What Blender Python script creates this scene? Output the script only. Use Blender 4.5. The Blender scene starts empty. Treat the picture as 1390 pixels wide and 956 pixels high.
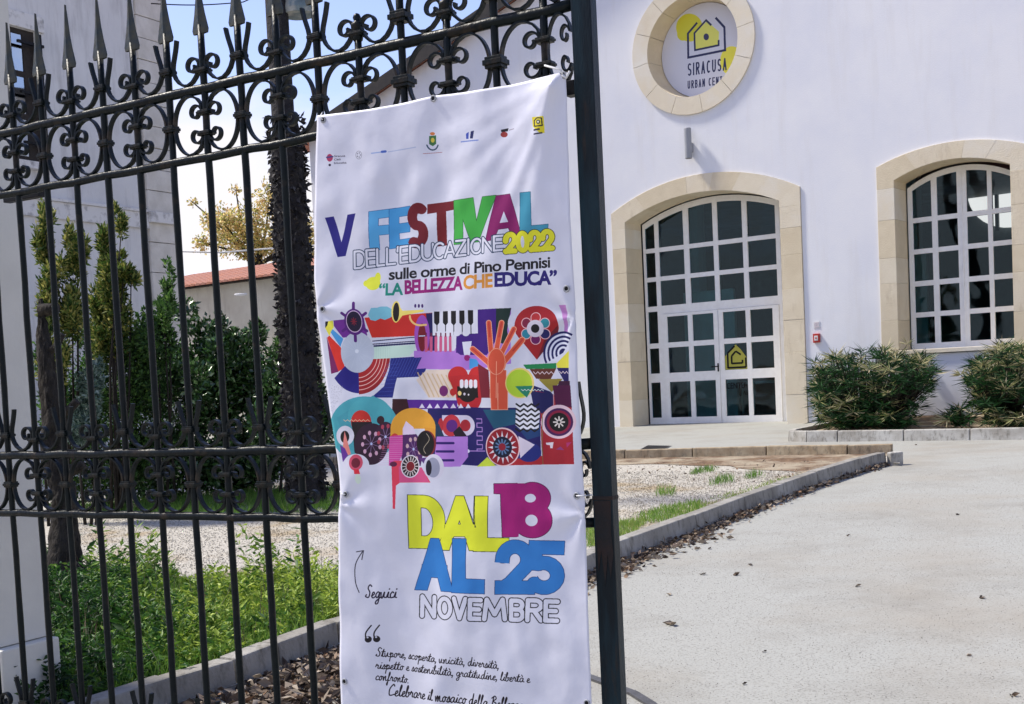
import bpy, bmesh, math, random
import numpy as np
from mathutils import Vector, Matrix, noise
random.seed(7); RNG = np.random.default_rng(7)
C = bpy.context.scene.collection
SC = bpy.context.scene
# ------------------------------------------------------------------ camera
F_, CX, CY = 1676.458, 582.31, 613.198          # focal length and principal point in photo pixels (1390 x 956)
PIT, ROL = math.radians(-3.18403), math.radians(-2.98432)
AG, AF = math.radians(31.9986), math.radians(39.4777)
_cp, _sp, _cr, _sr = math.cos(PIT), math.sin(PIT), math.cos(ROL), math.sin(ROL)
def _cam(d):
    x, y, z = d; Y = -(z*_cp - y*_sp); Z = y*_cp + z*_sp
    return (x*_cr - Y*_sr, x*_sr + Y*_cr, Z)
_rows = list(zip(*[_cam((1, 0, 0)), _cam((0, 1, 0)), _cam((0, 0, 1))]))
EYE = Vector((0, 0, 1.5))
cam_d = bpy.data.cameras.new('camera'); cam = bpy.data.objects.new('camera', cam_d); C.objects.link(cam)
SC.camera = cam
cam_d.sensor_fit = 'HORIZONTAL'; cam_d.sensor_width = 36; cam_d.lens = F_/1390*36
cam_d.shift_x = (695 - CX)/1390; cam_d.shift_y = (CY - 478)/1390
cam_d.clip_start = .05; cam_d.clip_end = 5000
R3 = Matrix((_rows[0], [-c for c in _rows[1]], [-c for c in _rows[2]])).transposed()
cam.matrix_world = Matrix.Translation(EYE) @ R3.to_4x4()
# ------------------------------------------------------------------ world, sun, exposure
SUN_EL, SUN_AZ = math.radians(54), math.radians(-66)     # azimuth from +Y, clockwise
w = bpy.data.worlds.new('World'); SC.world = w; w.use_nodes = True
nt = w.node_tree; nt.nodes.clear()
N = nt.nodes.new; L = nt.links.new
out = N('ShaderNodeOutputWorld'); bg = N('ShaderNodeBackground'); bg.inputs[1].default_value = .15
sky = N('ShaderNodeTexSky'); sky.sky_type = 'NISHITA'; sky.sun_disc = False
sky.sun_elevation = SUN_EL; sky.sun_rotation = SUN_AZ; sky.air_density = 1.0; sky.dust_density = .5; sky.ozone_density = 1.0
tc = N('ShaderNodeTexCoord'); mp = N('ShaderNodeMapping'); mp.inputs['Scale'].default_value = (1.6, 1.6, 4.2)
mp.inputs['Location'].default_value = (.35, .2, .1)
nz = N('ShaderNodeTexNoise'); nz.inputs['Scale'].default_value = 1.7; nz.inputs['Detail'].default_value = 9; nz.inputs['Roughness'].default_value = .58
rp = N('ShaderNodeValToRGB'); rp.color_ramp.elements[0].position = .42; rp.color_ramp.elements[1].position = .66
sep = N('ShaderNodeSeparateXYZ'); mr = N('ShaderNodeMapRange')
mr.inputs['From Min'].default_value = .34; mr.inputs['From Max'].default_value = .06; mr.inputs['To Min'].default_value = -.16; mr.inputs['To Max'].default_value = .22
ad = N('ShaderNodeMath'); ad.operation = 'ADD'
mx = N('ShaderNodeMix'); mx.data_type = 'RGBA'; mx.inputs['B'].default_value = (3.75, 3.65, 3.8, 1)
sc_ = N('ShaderNodeMix'); sc_.data_type = 'RGBA'; sc_.blend_type = 'MULTIPLY'; sc_.inputs['Factor'].default_value = 1; sc_.inputs['B'].default_value = (.82, .72, .82, 1)
L(tc.outputs['Generated'], mp.inputs[0]); L(mp.outputs[0], nz.inputs['Vector']); L(tc.outputs['Generated'], sep.inputs[0]); L(sep.outputs['Z'], mr.inputs['Value'])
L(nz.outputs['Fac'], ad.inputs[0]); L(mr.outputs[0], ad.inputs[1]); L(ad.outputs[0], rp.inputs[0]); L(rp.outputs[0], mx.inputs['Factor'])
L(sky.outputs[0], sc_.inputs['A']); L(sc_.outputs['Result'], mx.inputs['A']); L(mx.outputs['Result'], bg.inputs[0]); L(bg.outputs[0], out.inputs[0])
sd = bpy.data.lights.new('sun', 'SUN'); sd.energy = 3.2; sd.angle = math.radians(7); sd.color = (1, .94, .84)
so = bpy.data.objects.new('sun', sd); C.objects.link(so)
tosun = Vector((math.sin(SUN_AZ)*math.cos(SUN_EL), math.cos(SUN_AZ)*math.cos(SUN_EL), math.sin(SUN_EL)))
so.rotation_euler = tosun.to_track_quat('Z', 'Y').to_euler()
SC.view_settings.view_transform = 'Standard'; SC.view_settings.look = 'None'; SC.view_settings.gamma = 1
SC.view_settings.exposure = .86
SC.cycles.max_bounces = 6; SC.cycles.transparent_max_bounces = 8
# ------------------------------------------------------------------ pixel <-> place
def ray(x, y):
    c = ((x - CX)/F_, (y - CY)/F_, 1)
    return Vector([sum(c[i]*_rows[i][j] for i in range(3)) for j in range(3)])
def at(x, y, depth): return EYE + ray(x, y)*depth
def hit(x, y, p, n):
    r = ray(x, y); return EYE + r*(n.dot(p - EYE)/n.dot(r))
def proj(p):
    c = _cam(Vector(p) - EYE); return (F_*c[0]/c[2] + CX, F_*c[1]/c[2] + CY, c[2])
FD = Vector((math.cos(AF), -math.sin(AF), 0)); FN = Vector((math.sin(AF), math.cos(AF), 0))     # facade: along, into the wall
FP = at(970, 577, 23.3)
SL = FP.z/FN.dot(FP); GNM = Vector((-SL*FN.x, -SL*FN.y, 1)).normalized()                        # the yard rises gently to the building
def gz(x, y): return SL*(FN.x*x + FN.y*y)
def ground(x, y, h=0): return hit(x, y, Vector((0, 0, h)), GNM)
def gp(p, h=0): return Vector((p[0], p[1], gz(p[0], p[1]) + h))
def FW(a, z, d=0): return FP + FD*a + FN*d + Vector((0, 0, z))
def fac(x, y, d=0):
    q = hit(x, y, FP + FN*d, FN); return ((q - FP).dot(FD), q.z - FP.z)
GD = Vector((math.cos(AG), -math.sin(AG), 0)); GN = Vector((math.sin(AG), math.cos(AG), 0))     # gate
GP = at(0, 700, 4.8); GP.z = 0
def GW(a, z, d=0): return GP + GD*a + GN*d + Vector((0, 0, z))
def gat(x, y, d=0):
    q = hit(x, y, GP + GN*d, GN); return ((q - GP).dot(GD), q.z)
# ------------------------------------------------------------------ materials
def srgb(r, g, b):
    f = lambda c: (c/255/12.92 if c/255 <= .04045 else ((c/255 + .055)/1.055)**2.4)
    return (f(r), f(g), f(b), 1)
def mat(name, col, col2=None, scale=5, rough=.8, bump=.0, bscale=30, detail=5, metal=0, spec=.3, lo=.35, hi=.65, stretch=(1, 1, 1), col3=None, s3=1.2, lo3=.5, hi3=.7, dist=.01):
    m = bpy.data.materials.new(name); m.use_nodes = True; t = m.node_tree; b = t.nodes['Principled BSDF']
    b.inputs['Roughness'].default_value = rough; b.inputs['Metallic'].default_value = metal; b.inputs['Specular IOR Level'].default_value = spec
    b.inputs['Base Color'].default_value = (*col[:3], 1)
    co = t.nodes.new('ShaderNodeTexCoord'); mpn = t.nodes.new('ShaderNodeMapping'); mpn.inputs['Scale'].default_value = stretch
    t.links.new(co.outputs['Object'], mpn.inputs[0])
    last = None
    def nzr(scale, lo, hi, detail=5):
        n = t.nodes.new('ShaderNodeTexNoise'); n.inputs['Scale'].default_value = scale; n.inputs['Detail'].default_value = detail; n.inputs['Roughness'].default_value = .6
        t.links.new(mpn.outputs[0], n.inputs['Vector'])
        r = t.nodes.new('ShaderNodeMapRange'); r.inputs['From Min'].default_value = lo; r.inputs['From Max'].default_value = hi
        t.links.new(n.outputs['Fac'], r.inputs['Value']); return n, r
    if col2:
        n, r = nzr(scale, lo, hi, detail)
        x = t.nodes.new('ShaderNodeMix'); x.data_type = 'RGBA'; x.inputs['A'].default_value = (*col[:3], 1); x.inputs['B'].default_value = (*col2[:3], 1)
        t.links.new(r.outputs[0], x.inputs['Factor']); last = x.outputs['Result']
    if col3:
        n, r = nzr(s3, lo3, hi3, 6)
        x = t.nodes.new('ShaderNodeMix'); x.data_type = 'RGBA'; x.inputs['B'].default_value = (*col3[:3], 1)
        if last: t.links.new(last, x.inputs['A'])
        else: x.inputs['A'].default_value = (*col[:3], 1)
        t.links.new(r.outputs[0], x.inputs['Factor']); last = x.outputs['Result']
    if last: t.links.new(last, b.inputs['Base Color'])
    if bump:
        n = t.nodes.new('ShaderNodeTexNoise'); n.inputs['Scale'].default_value = bscale; n.inputs['Detail'].default_value = 6
        t.links.new(mpn.outputs[0], n.inputs['Vector'])
        bp = t.nodes.new('ShaderNodeBump'); bp.inputs['Strength'].default_value = bump; bp.inputs['Distance'].default_value = dist
        t.links.new(n.outputs['Fac'], bp.inputs['Height']); t.links.new(bp.outputs[0], b.inputs['Normal'])
    m['_last'] = 1
    return m
def leafmat(name, cols, trans=.25, rough=.5, spec=.35):
    """colour picked per leaf from a point attribute 'v'"""
    m = bpy.data.materials.new(name); m.use_nodes = True; t = m.node_tree; b = t.nodes['Principled BSDF']
    a = t.nodes.new('ShaderNodeAttribute'); a.attribute_name = 'v'
    r = t.nodes.new('ShaderNodeValToRGB'); cr = r.color_ramp
    while len(cr.elements) < len(cols): cr.elements.new(.5)
    for i, c in enumerate(cols): cr.elements[i].position = i/(len(cols) - 1); cr.elements[i].color = (*c[:3], 1)
    t.links.new(a.outputs['Fac'], r.inputs[0]); t.links.new(r.outputs[0], b.inputs['Base Color'])
    b.inputs['Roughness'].default_value = rough; b.inputs['Specular IOR Level'].default_value = spec
    tr = t.nodes.new('ShaderNodeBsdfTranslucent'); t.links.new(r.outputs[0], tr.inputs[0])
    mxs = t.nodes.new('ShaderNodeMixShader'); mxs.inputs[0].default_value = trans
    o = t.nodes['Material Output']; t.links.new(b.outputs[0], mxs.inputs[1]); t.links.new(tr.outputs[0], mxs.inputs[2]); t.links.new(mxs.outputs[0], o.inputs[0])
    return m
M = {}
M['stucco'] = mat('stucco', (.80, .80, .815), (.735, .745, .79), .8, .9, .25, 60, 8, col3=(.84, .84, .84), s3=.45, lo3=.5, hi3=.75)
def streaks(m, amt, sx=(1.2, 1.2, .12), lo=.52, hi=.72, tint=(.62, .58, .52)):
    t = m.node_tree; b = t.nodes['Principled BSDF']; src = b.inputs['Base Color'].links[0].from_socket
    co = t.nodes.new('ShaderNodeTexCoord'); mp_ = t.nodes.new('ShaderNodeMapping'); mp_.inputs['Scale'].default_value = sx; n = t.nodes.new('ShaderNodeTexNoise'); n.inputs['Scale'].default_value = 3; n.inputs['Detail'].default_value = 8; n.inputs['Roughness'].default_value = .7
    r = t.nodes.new('ShaderNodeMapRange'); r.inputs['From Min'].default_value = lo; r.inputs['From Max'].default_value = hi; r.inputs['To Max'].default_value = amt
    x = t.nodes.new('ShaderNodeMix'); x.data_type = 'RGBA'; x.inputs['B'].default_value = (*tint, 1)
    t.links.new(co.outputs['Object'], mp_.inputs[0]); t.links.new(mp_.outputs[0], n.inputs['Vector']); t.links.new(n.outputs['Fac'], r.inputs['Value']); t.links.new(r.outputs[0], x.inputs['Factor']); t.links.new(src, x.inputs['A']); t.links.new(x.outputs['Result'], b.inputs['Base Color'])
M['stone'] = mat('limestone', (.76, .67, .50), (.69, .59, .42), 2.2, .9, .5, 45, 8, col3=(.76, .68, .53), s3=1.1, lo3=.48, hi3=.68)
M['stone_b'] = mat('limestone_pale', (.77, .69, .53), (.71, .62, .46), 2.6, .9, .5, 45, 8, col3=(.79, .74, .63), s3=1.3, lo3=.48, hi3=.68)
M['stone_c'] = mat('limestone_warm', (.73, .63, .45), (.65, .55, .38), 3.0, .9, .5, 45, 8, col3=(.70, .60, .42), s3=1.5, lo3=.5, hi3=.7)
M['white_frame'] = mat('white_frame_paint', (.88, .875, .85), (.82, .81, .78), 9, .5, .08, 50, 4)
M['iron'] = mat('wrought_iron', (.003, .006, .008), (.007, .011, .011), 14, .36, .6, 60, 8, metal=.0, spec=.14, col3=(.035, .026, .018), s3=11, lo3=.56, hi3=.70, dist=.004)
M['spear'] = mat('worn_iron', (.018, .028, .030), (.060, .055, .030), 18, .45, .5, 70, 8, spec=.35, lo=.4, hi=.62, dist=.004)
M['post'] = mat('gate_post_paint', (.012, .036, .048), (.004, .009, .013), 2.2, .36, .35, 40, 8, spec=.16, lo=.32, hi=.58, stretch=(6, 6, 1), col3=(.04, .022, .012), s3=3.2, lo3=.60, hi3=.74, dist=.004)
M['post_rust'] = mat('rusty_band', (.022, .011, .008), (.007, .008, .009), 12, .7, .6, 40, 8)
M['asphalt'] = mat('pale_asphalt', (.35, .35, .318), (.17, .168, .148), 85, .95, .8, 120, 8, col3=(.30, .272, .222), s3=.5, lo3=.50, hi3=.78, dist=.004, lo=.50, hi=.72)
M['gravel'] = mat('pale_gravel', (.52, .49, .42), (.24, .21, .17), 45, .95, .9, 60, 8, col3=(.36, .29, .19), s3=1.1, lo3=.52, hi3=.66, dist=.02, lo=.45, hi=.7)
M['soil'] = mat('brown_soil', (.24, .155, .09), (.10, .06, .038), 14, .95, 1, 40, 8, col3=(.38, .32, .23), s3=2.2, lo3=.44, hi3=.62, dist=.03)
M['kerb'] = mat('kerb_concrete', (.29, .275, .24), (.18, .165, .14), 5, .9, .5, 60, 8, col3=(.36, .345, .31), s3=2.5, lo3=.45, hi3=.65)
M['kerb_tan'] = mat('kerb_tan', (.42, .35, .24), (.28, .21, .13), 7, .9, .5, 60, 8)
M['kerb_white'] = mat('kerb_whitewash', (.50, .49, .45), (.33, .31, .27), 4, .9, .4, 60, 8)
M['plaster'] = mat('cream_plaster', (.70, .68, .61), (.63, .61, .55), 3, .9, .2, 40, 6)
M['grey_stucco'] = mat('grey_stucco', (.72, .715, .70), (.63, .63, .625), 1.2, .9, .3, 30, 7, col3=(.64, .63, .61), s3=.7, lo3=.55, hi3=.75)
M['grey_stone'] = mat('grey_stone', (.68, .65, .59), (.56, .53, .47), 3, .9, .5, 30, 7)
M['band'] = mat('moulding', (.70, .69, .67), (.36, .35, .34), 6, .9, .4, 30, 7, lo=.5, hi=.7)
M['wood_dark'] = mat('dark_wood', (.035, .028, .022), (.02, .016, .014), 8, .7, .4, 40)
M['bark'] = mat('dark_bark', (.028, .026, .028), (.012, .011, .012), 14, .95, 1, 30, 8, dist=.03, col3=(.075, .072, .07), s3=22, lo3=.6, hi3=.75)
M['bark2'] = mat('brown_bark', (.040, .034, .027), (.012, .010, .008), 22, .95, 1, 40, 8, dist=.03, stretch=(1, 1, .35))
M['tile'] = mat('terracotta', (.52, .26, .19), (.38, .18, .13), 6, .85, .4, 30)
M['cream_wall'] = mat('cream_wall', (.66, .64, .55), (.54, .51, .43), 1.3, .9, .2, 30, 7)
M['yellow_paint'] = mat('yellow_paint', (.62, .50, .26), (.52, .42, .22), 3, .9)
M['roof_dark'] = mat('dark_eave', (.03, .028, .03), (.05, .045, .04), 5, .8)
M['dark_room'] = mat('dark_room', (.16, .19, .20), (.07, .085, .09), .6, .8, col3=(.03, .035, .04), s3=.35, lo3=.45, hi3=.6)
M['room_floor'] = mat('room_floor', (.42, .46, .48), None, rough=.25)
M['lamp_grey'] = mat('lamp_grey', (.33, .34, .36), (.29, .30, .32), 5, .4)
M['lamp_teal'] = mat('lamp_enamel', (.16, .22, .24), (.09, .12, .13), 9, .45, col3=(.35, .36, .33), s3=6, lo3=.5, hi3=.65)
M['red'] = mat('red_plastic', (.45, .04, .03), None, rough=.4)
M['white_pl'] = mat('white_plastic', (.72, .72, .70), None, rough=.4)
M['pinkish'] = mat('faded_sign', (.55, .42, .45), (.68, .62, .64), 30, .6)
M['black'] = mat('black_metal', (.006, .006, .007), None, rough=.45, spec=.2)
streaks(M['stucco'], .22); streaks(M['grey_stucco'], .5, (1.2, 1.2, .2), .5, .7, (.32, .31, .30)); streaks(M['plaster'], .3)
for k_ in ('kerb', 'kerb_white', 'kerb_tan'): streaks(M[k_], .75, (5, 5, 2.2), .50, .68, (.10, .09, .07))
streaks(M['asphalt'], .45, (.35, .35, .35), .48, .75, (.17, .15, .12)); streaks(M['stone'], .35, (2, 2, .8), .52, .7, (.38, .29, .18)); streaks(M['cream_wall'], .5, (1, 1, .3), .5, .7, (.35, .32, .26))
M['steel'] = mat('dark_steel', (.09, .09, .095), (.06, .06, .06), 12, .5, .3, 60)
M['string'] = mat('white_string', (.7, .7, .7), None, rough=.8)
M['yellow_st'] = mat('yellow_sticker', (.40, .38, .06), None, rough=.5)
def glass(name, tint, fac):
    m = bpy.data.materials.new(name); m.use_nodes = True; t = m.node_tree; t.nodes.clear()
    o = t.nodes.new('ShaderNodeOutputMaterial'); a = t.nodes.new('ShaderNodeBsdfTransparent'); a.inputs[0].default_value = (*tint, 1)
    g = t.nodes.new('ShaderNodeBsdfGlossy'); g.inputs['Roughness'].default_value = .03; g.inputs[0].default_value = (.85, .93, 1, 1)
    fr = t.nodes.new('ShaderNodeFresnel'); fr.inputs[0].default_value = 1.5
    no = t.nodes.new('ShaderNodeTexNoise'); no.inputs['Scale'].default_value = .9; bp = t.nodes.new('ShaderNodeBump'); bp.inputs['Strength'].default_value = .35; bp.inputs['Distance'].default_value = .05
    co = t.nodes.new('ShaderNodeTexCoord'); t.links.new(co.outputs['Object'], no.inputs['Vector']); t.links.new(no.outputs['Fac'], bp.inputs['Height']); t.links.new(bp.outputs[0], g.inputs['Normal'])
    mu = t.nodes.new('ShaderNodeMath'); mu.operation = 'MULTIPLY'; mu.inputs[1].default_value = fac
    x = t.nodes.new('ShaderNodeMixShader'); t.links.new(fr.outputs[0], mu.inputs[0]); t.links.new(mu.outputs[0], x.inputs[0])
    t.links.new(a.outputs[0], x.inputs[1]); t.links.new(g.outputs[0], x.inputs[2]); t.links.new(x.outputs[0], o.inputs[0]); return m
M['glass'] = glass('window_glass', (.50, .74, .80), .55)
M['glass_side'] = glass('side_glass', (.35, .42, .5), 12.0)
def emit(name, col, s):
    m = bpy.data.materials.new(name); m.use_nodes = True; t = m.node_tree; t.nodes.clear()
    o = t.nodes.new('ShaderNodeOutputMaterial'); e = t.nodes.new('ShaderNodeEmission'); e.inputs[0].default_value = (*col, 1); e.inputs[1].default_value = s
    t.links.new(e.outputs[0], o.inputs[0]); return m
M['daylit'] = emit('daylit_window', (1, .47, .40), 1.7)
L_HEDGE = leafmat('hedge_leaf', [(.014, .04, .010), (.035, .09, .022), (.075, .18, .045), (.15, .29, .09), (.34, .46, .26)], .15, .28, .8)
L_TALL = leafmat('shrub_leaf', [(.02, .05, .012), (.05, .11, .02), (.12, .18, .035), (.32, .32, .08), (.46, .42, .13)], .35)
L_DARK = leafmat('dark_leaf', [(.016, .045, .014), (.05, .12, .03), (.10, .22, .045), (.20, .34, .08)], .35)
L_PALE = leafmat('pale_leaf', [(.05, .10, .07), (.10, .17, .13), (.20, .28, .24), (.30, .38, .34)], .25)
L_AUT = leafmat('autumn_leaf', [(.34, .38, .12), (.58, .54, .18), (.74, .60, .24), (.70, .46, .22), (.80, .74, .40)], .6)
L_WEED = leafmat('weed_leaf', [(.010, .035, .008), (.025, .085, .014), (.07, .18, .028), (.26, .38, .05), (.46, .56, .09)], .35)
L_GRASS = leafmat('grass_blade', [(.06, .14, .02), (.13, .27, .04), (.22, .38, .06), (.36, .40, .12)], .35)
L_PALM = leafmat('fan_leaf', [(.005, .018, .006), (.010, .045, .012), (.022, .085, .020), (.05, .13, .04), (.30, .30, .12), (.60, .52, .34)], .2, .5, .2)
L_LIT = leafmat('dry_leaf', [(.03, .022, .017), (.11, .08, .06), (.22, .17, .125), (.40, .34, .27), (.20, .11, .06)], .1, .8, .2)
# ------------------------------------------------------------------ object helpers
def put(o, name=None, parent=None, label=None, cat=None, group=None, kind=None):
    if o.name not in C.objects: C.objects.link(o)
    if parent: o.parent = parent; o.matrix_parent_inverse = parent.matrix_world.inverted()
    if label: o['label'] = label
    if cat: o['category'] = cat
    if group: o['group'] = group
    if kind: o['kind'] = kind
    return o
def empty(name, loc, label, cat, group=None):
    o = bpy.data.objects.new(name, None); o.location = loc; o.matrix_world = Matrix.Translation(Vector(loc)); o.empty_display_size = .2
    return put(o, label=label, cat=cat, group=group)
class MB:
    def __init__(s): s.v = []; s.f = []; s.mi = []
    def add(s, vs, fs, mi=0):
        b = len(s.v); s.v += [tuple(v) for v in vs]; s.f += [tuple(i + b for i in f) for f in fs]; s.mi += [mi]*len(fs)
    def hexa(s, P, mi=0):   # P: 8 points, bottom 0-3 ccw, top 4-7
        s.add(P, [(3, 2, 1, 0), (4, 5, 6, 7), (0, 1, 5, 4), (1, 2, 6, 5), (2, 3, 7, 6), (3, 0, 4, 7)], mi)
    def box(s, fn, a0, a1, z0, z1, d0, d1, mi=0):
        s.hexa([fn(a0, z0, d0), fn(a1, z0, d0), fn(a1, z0, d1), fn(a0, z0, d1), fn(a0, z1, d0), fn(a1, z1, d0), fn(a1, z1, d1), fn(a0, z1, d1)], mi)
    def prism(s, fn, poly, d0, d1, mi=0):
        n = len(poly); s.add([fn(a, z, d0) for a, z in poly] + [fn(a, z, d1) for a, z in poly],
              [tuple(range(n)), tuple(range(2*n - 1, n - 1, -1))] + [(i, (i + 1) % n, n + (i + 1) % n, n + i)[::-1] for i in range(n)], mi)
    def tube(s, pts, rad, n=8, mi=0, cap=True):
        pts = [Vector(p) for p in pts]; m = len(pts)
        if not hasattr(rad, '__len__'): rad = [rad]*m
        up = None; V = []
        for i, p in enumerate(pts):
            t = (pts[min(i + 1, m - 1)] - pts[max(i - 1, 0)]).normalized()
            if up is None: up = t.orthogonal().normalized()
            else: up = (up - t*up.dot(t)).normalized()
            bn = t.cross(up)
            for k in range(n): a = 2*math.pi*k/n; V.append(p + (up*math.cos(a) + bn*math.sin(a))*rad[i])
        Fs = [(i*n + k, i*n + (k + 1) % n, (i + 1)*n + (k + 1) % n, (i + 1)*n + k) for i in range(m - 1) for k in range(n)]
        if cap: Fs += [tuple(range(n - 1, -1, -1)), tuple((m - 1)*n + k for k in range(n))]
        s.add(V, Fs, mi)
    def lathe(s, base, prof, n=16, mi=0):
        V = []; m = len(prof)
        for r, z in prof:
            for k in range(n): a = 2*math.pi*k/n; V.append(Vector(base) + Vector((r*math.cos(a), r*math.sin(a), z)))
        Fs = [(i*n + k, i*n + (k + 1) % n, (i + 1)*n + (k + 1) % n, (i + 1)*n + k) for i in range(m - 1) for k in range(n)]
        Fs += [tuple(range(n - 1, -1, -1)), tuple((m - 1)*n + k for k in range(n))]; s.add(V, Fs, mi)
    def mesh(s, name, mats, smooth=False, bevel=0):
        me = bpy.data.meshes.new(name); me.from_pydata(s.v, [], s.f)
        for m_ in (mats if isinstance(mats, (list, tuple)) else [mats]): me.materials.append(m_)
        if any(s.mi): me.polygons.foreach_set('material_index', s.mi)
        bm = bmesh.new(); bm.from_mesh(me); bmesh.ops.recalc_face_normals(bm, faces=bm.faces)
        if bevel: bmesh.ops.bevel(bm, geom=bm.edges[:], offset=bevel, segments=2, affect='EDGES', profile=.6, clamp_overlap=True)
        bm.to_mesh(me); bm.free()
        if smooth: me.polygons.foreach_set('use_smooth', [True]*len(me.polygons))
        me.update(); return me
    def obj(s, name, mats, parent=None, smooth=False, bevel=0, **k):
        return put(bpy.data.objects.new(name, s.mesh(name, mats, smooth, bevel)), parent=parent, **k)
def inst(me, name, mw, parent=None, **k):
    o = bpy.data.objects.new(name, me); o.matrix_world = mw; C.objects.link(o)
    if parent: o.parent = parent; o.matrix_parent_inverse = parent.matrix_world.inverted()
    return put(o, **k)
def plate(name, outline, holes, fn, d0, d1, m, parent=None, **k):
    """a slab of a given outline with holes, from depth d0 to d1, mapped by fn(a, z, d)"""
    cu = bpy.data.curves.new(name, 'CURVE'); cu.dimensions = '2D'; cu.fill_mode = 'BOTH'; cu.extrude = .5
    for poly in [outline] + holes:
        sp = cu.splines.new('POLY'); sp.points.add(len(poly) - 1)
        for i, (a, z) in enumerate(poly): sp.points[i].co = (a, z, 0, 1)
        sp.use_cyclic_u = True
    to = bpy.data.objects.new(name, cu); C.objects.link(to); dg = bpy.context.evaluated_depsgraph_get()
    me = bpy.data.meshes.new_from_object(to.evaluated_get(dg)); bpy.data.objects.remove(to); bpy.data.curves.remove(cu)
    for v in me.vertices: v.co = fn(v.co.x, v.co.y, d0 if v.co.z < 0 else d1)
    me.materials.clear(); me.materials.append(m)
    bm = bmesh.new(); bm.from_mesh(me); bmesh.ops.remove_doubles(bm, verts=bm.verts, dist=1e-5); bmesh.ops.recalc_face_normals(bm, faces=bm.faces); bm.to_mesh(me); bm.free()
    me.name = name
    return put(bpy.data.objects.new(name, me), parent=parent, **k)
def np_mesh(name, V, Fq, m, v=None, parent=None, smooth=False, **k):
    """V (n,3), Fq (m,4) quads; v: per-vertex colour variable"""
    me = bpy.data.meshes.new(name); me.vertices.add(len(V)); me.vertices.foreach_set('co', V.astype(np.float32).ravel())
    nf, w4 = Fq.shape
    me.loops.add(nf*w4); me.loops.foreach_set('vertex_index', Fq.astype(np.int32).ravel())
    me.polygons.add(nf); me.polygons.foreach_set('loop_start', np.arange(0, nf*w4, w4, dtype=np.int32)); me.polygons.foreach_set('loop_total', np.full(nf, w4, np.int32))
    if v is not None:
        a = me.attributes.new('v', 'FLOAT', 'POINT'); a.data.foreach_set('value', v.astype(np.float32))
    me.materials.append(m); me.update(calc_edges=True)
    if smooth: me.polygons.foreach_set('use_smooth', [True]*nf)
    return put(bpy.data.objects.new(name, me), parent=parent, **k)
def unit(a): return a/np.maximum(np.linalg.norm(a, axis=-1, keepdims=True), 1e-9)
def leaves(name, P, D, ln, wd, m, v, parent=None, fold=.35, **k):
    """P leaf bases, D directions, lengths, widths: each leaf a folded lozenge of two quads"""
    n = len(P); D = unit(D); R = RNG.normal(size=(n, 3)); S = unit(np.cross(D, R)); U = np.cross(S, D)
    ln = np.broadcast_to(ln, (n,))[:, None]; wd = np.broadcast_to(wd, (n,))[:, None]
    a = P; c = P + D*ln; mid = P + D*ln*.5 - U*wd*fold
    l = P + D*ln*.45 - S*wd*.5; r = P + D*ln*.45 + S*wd*.5
    V = np.stack([a, l, c, r, mid], 1).reshape(-1, 3)
    b = (np.arange(n)*5)[:, None]
    Fq = np.concatenate([b + [0, 4, 2, 1], b + [0, 3, 2, 4]], 0)
    return np_mesh(name, V, Fq, m, np.repeat(v, 5), parent, **k)
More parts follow.
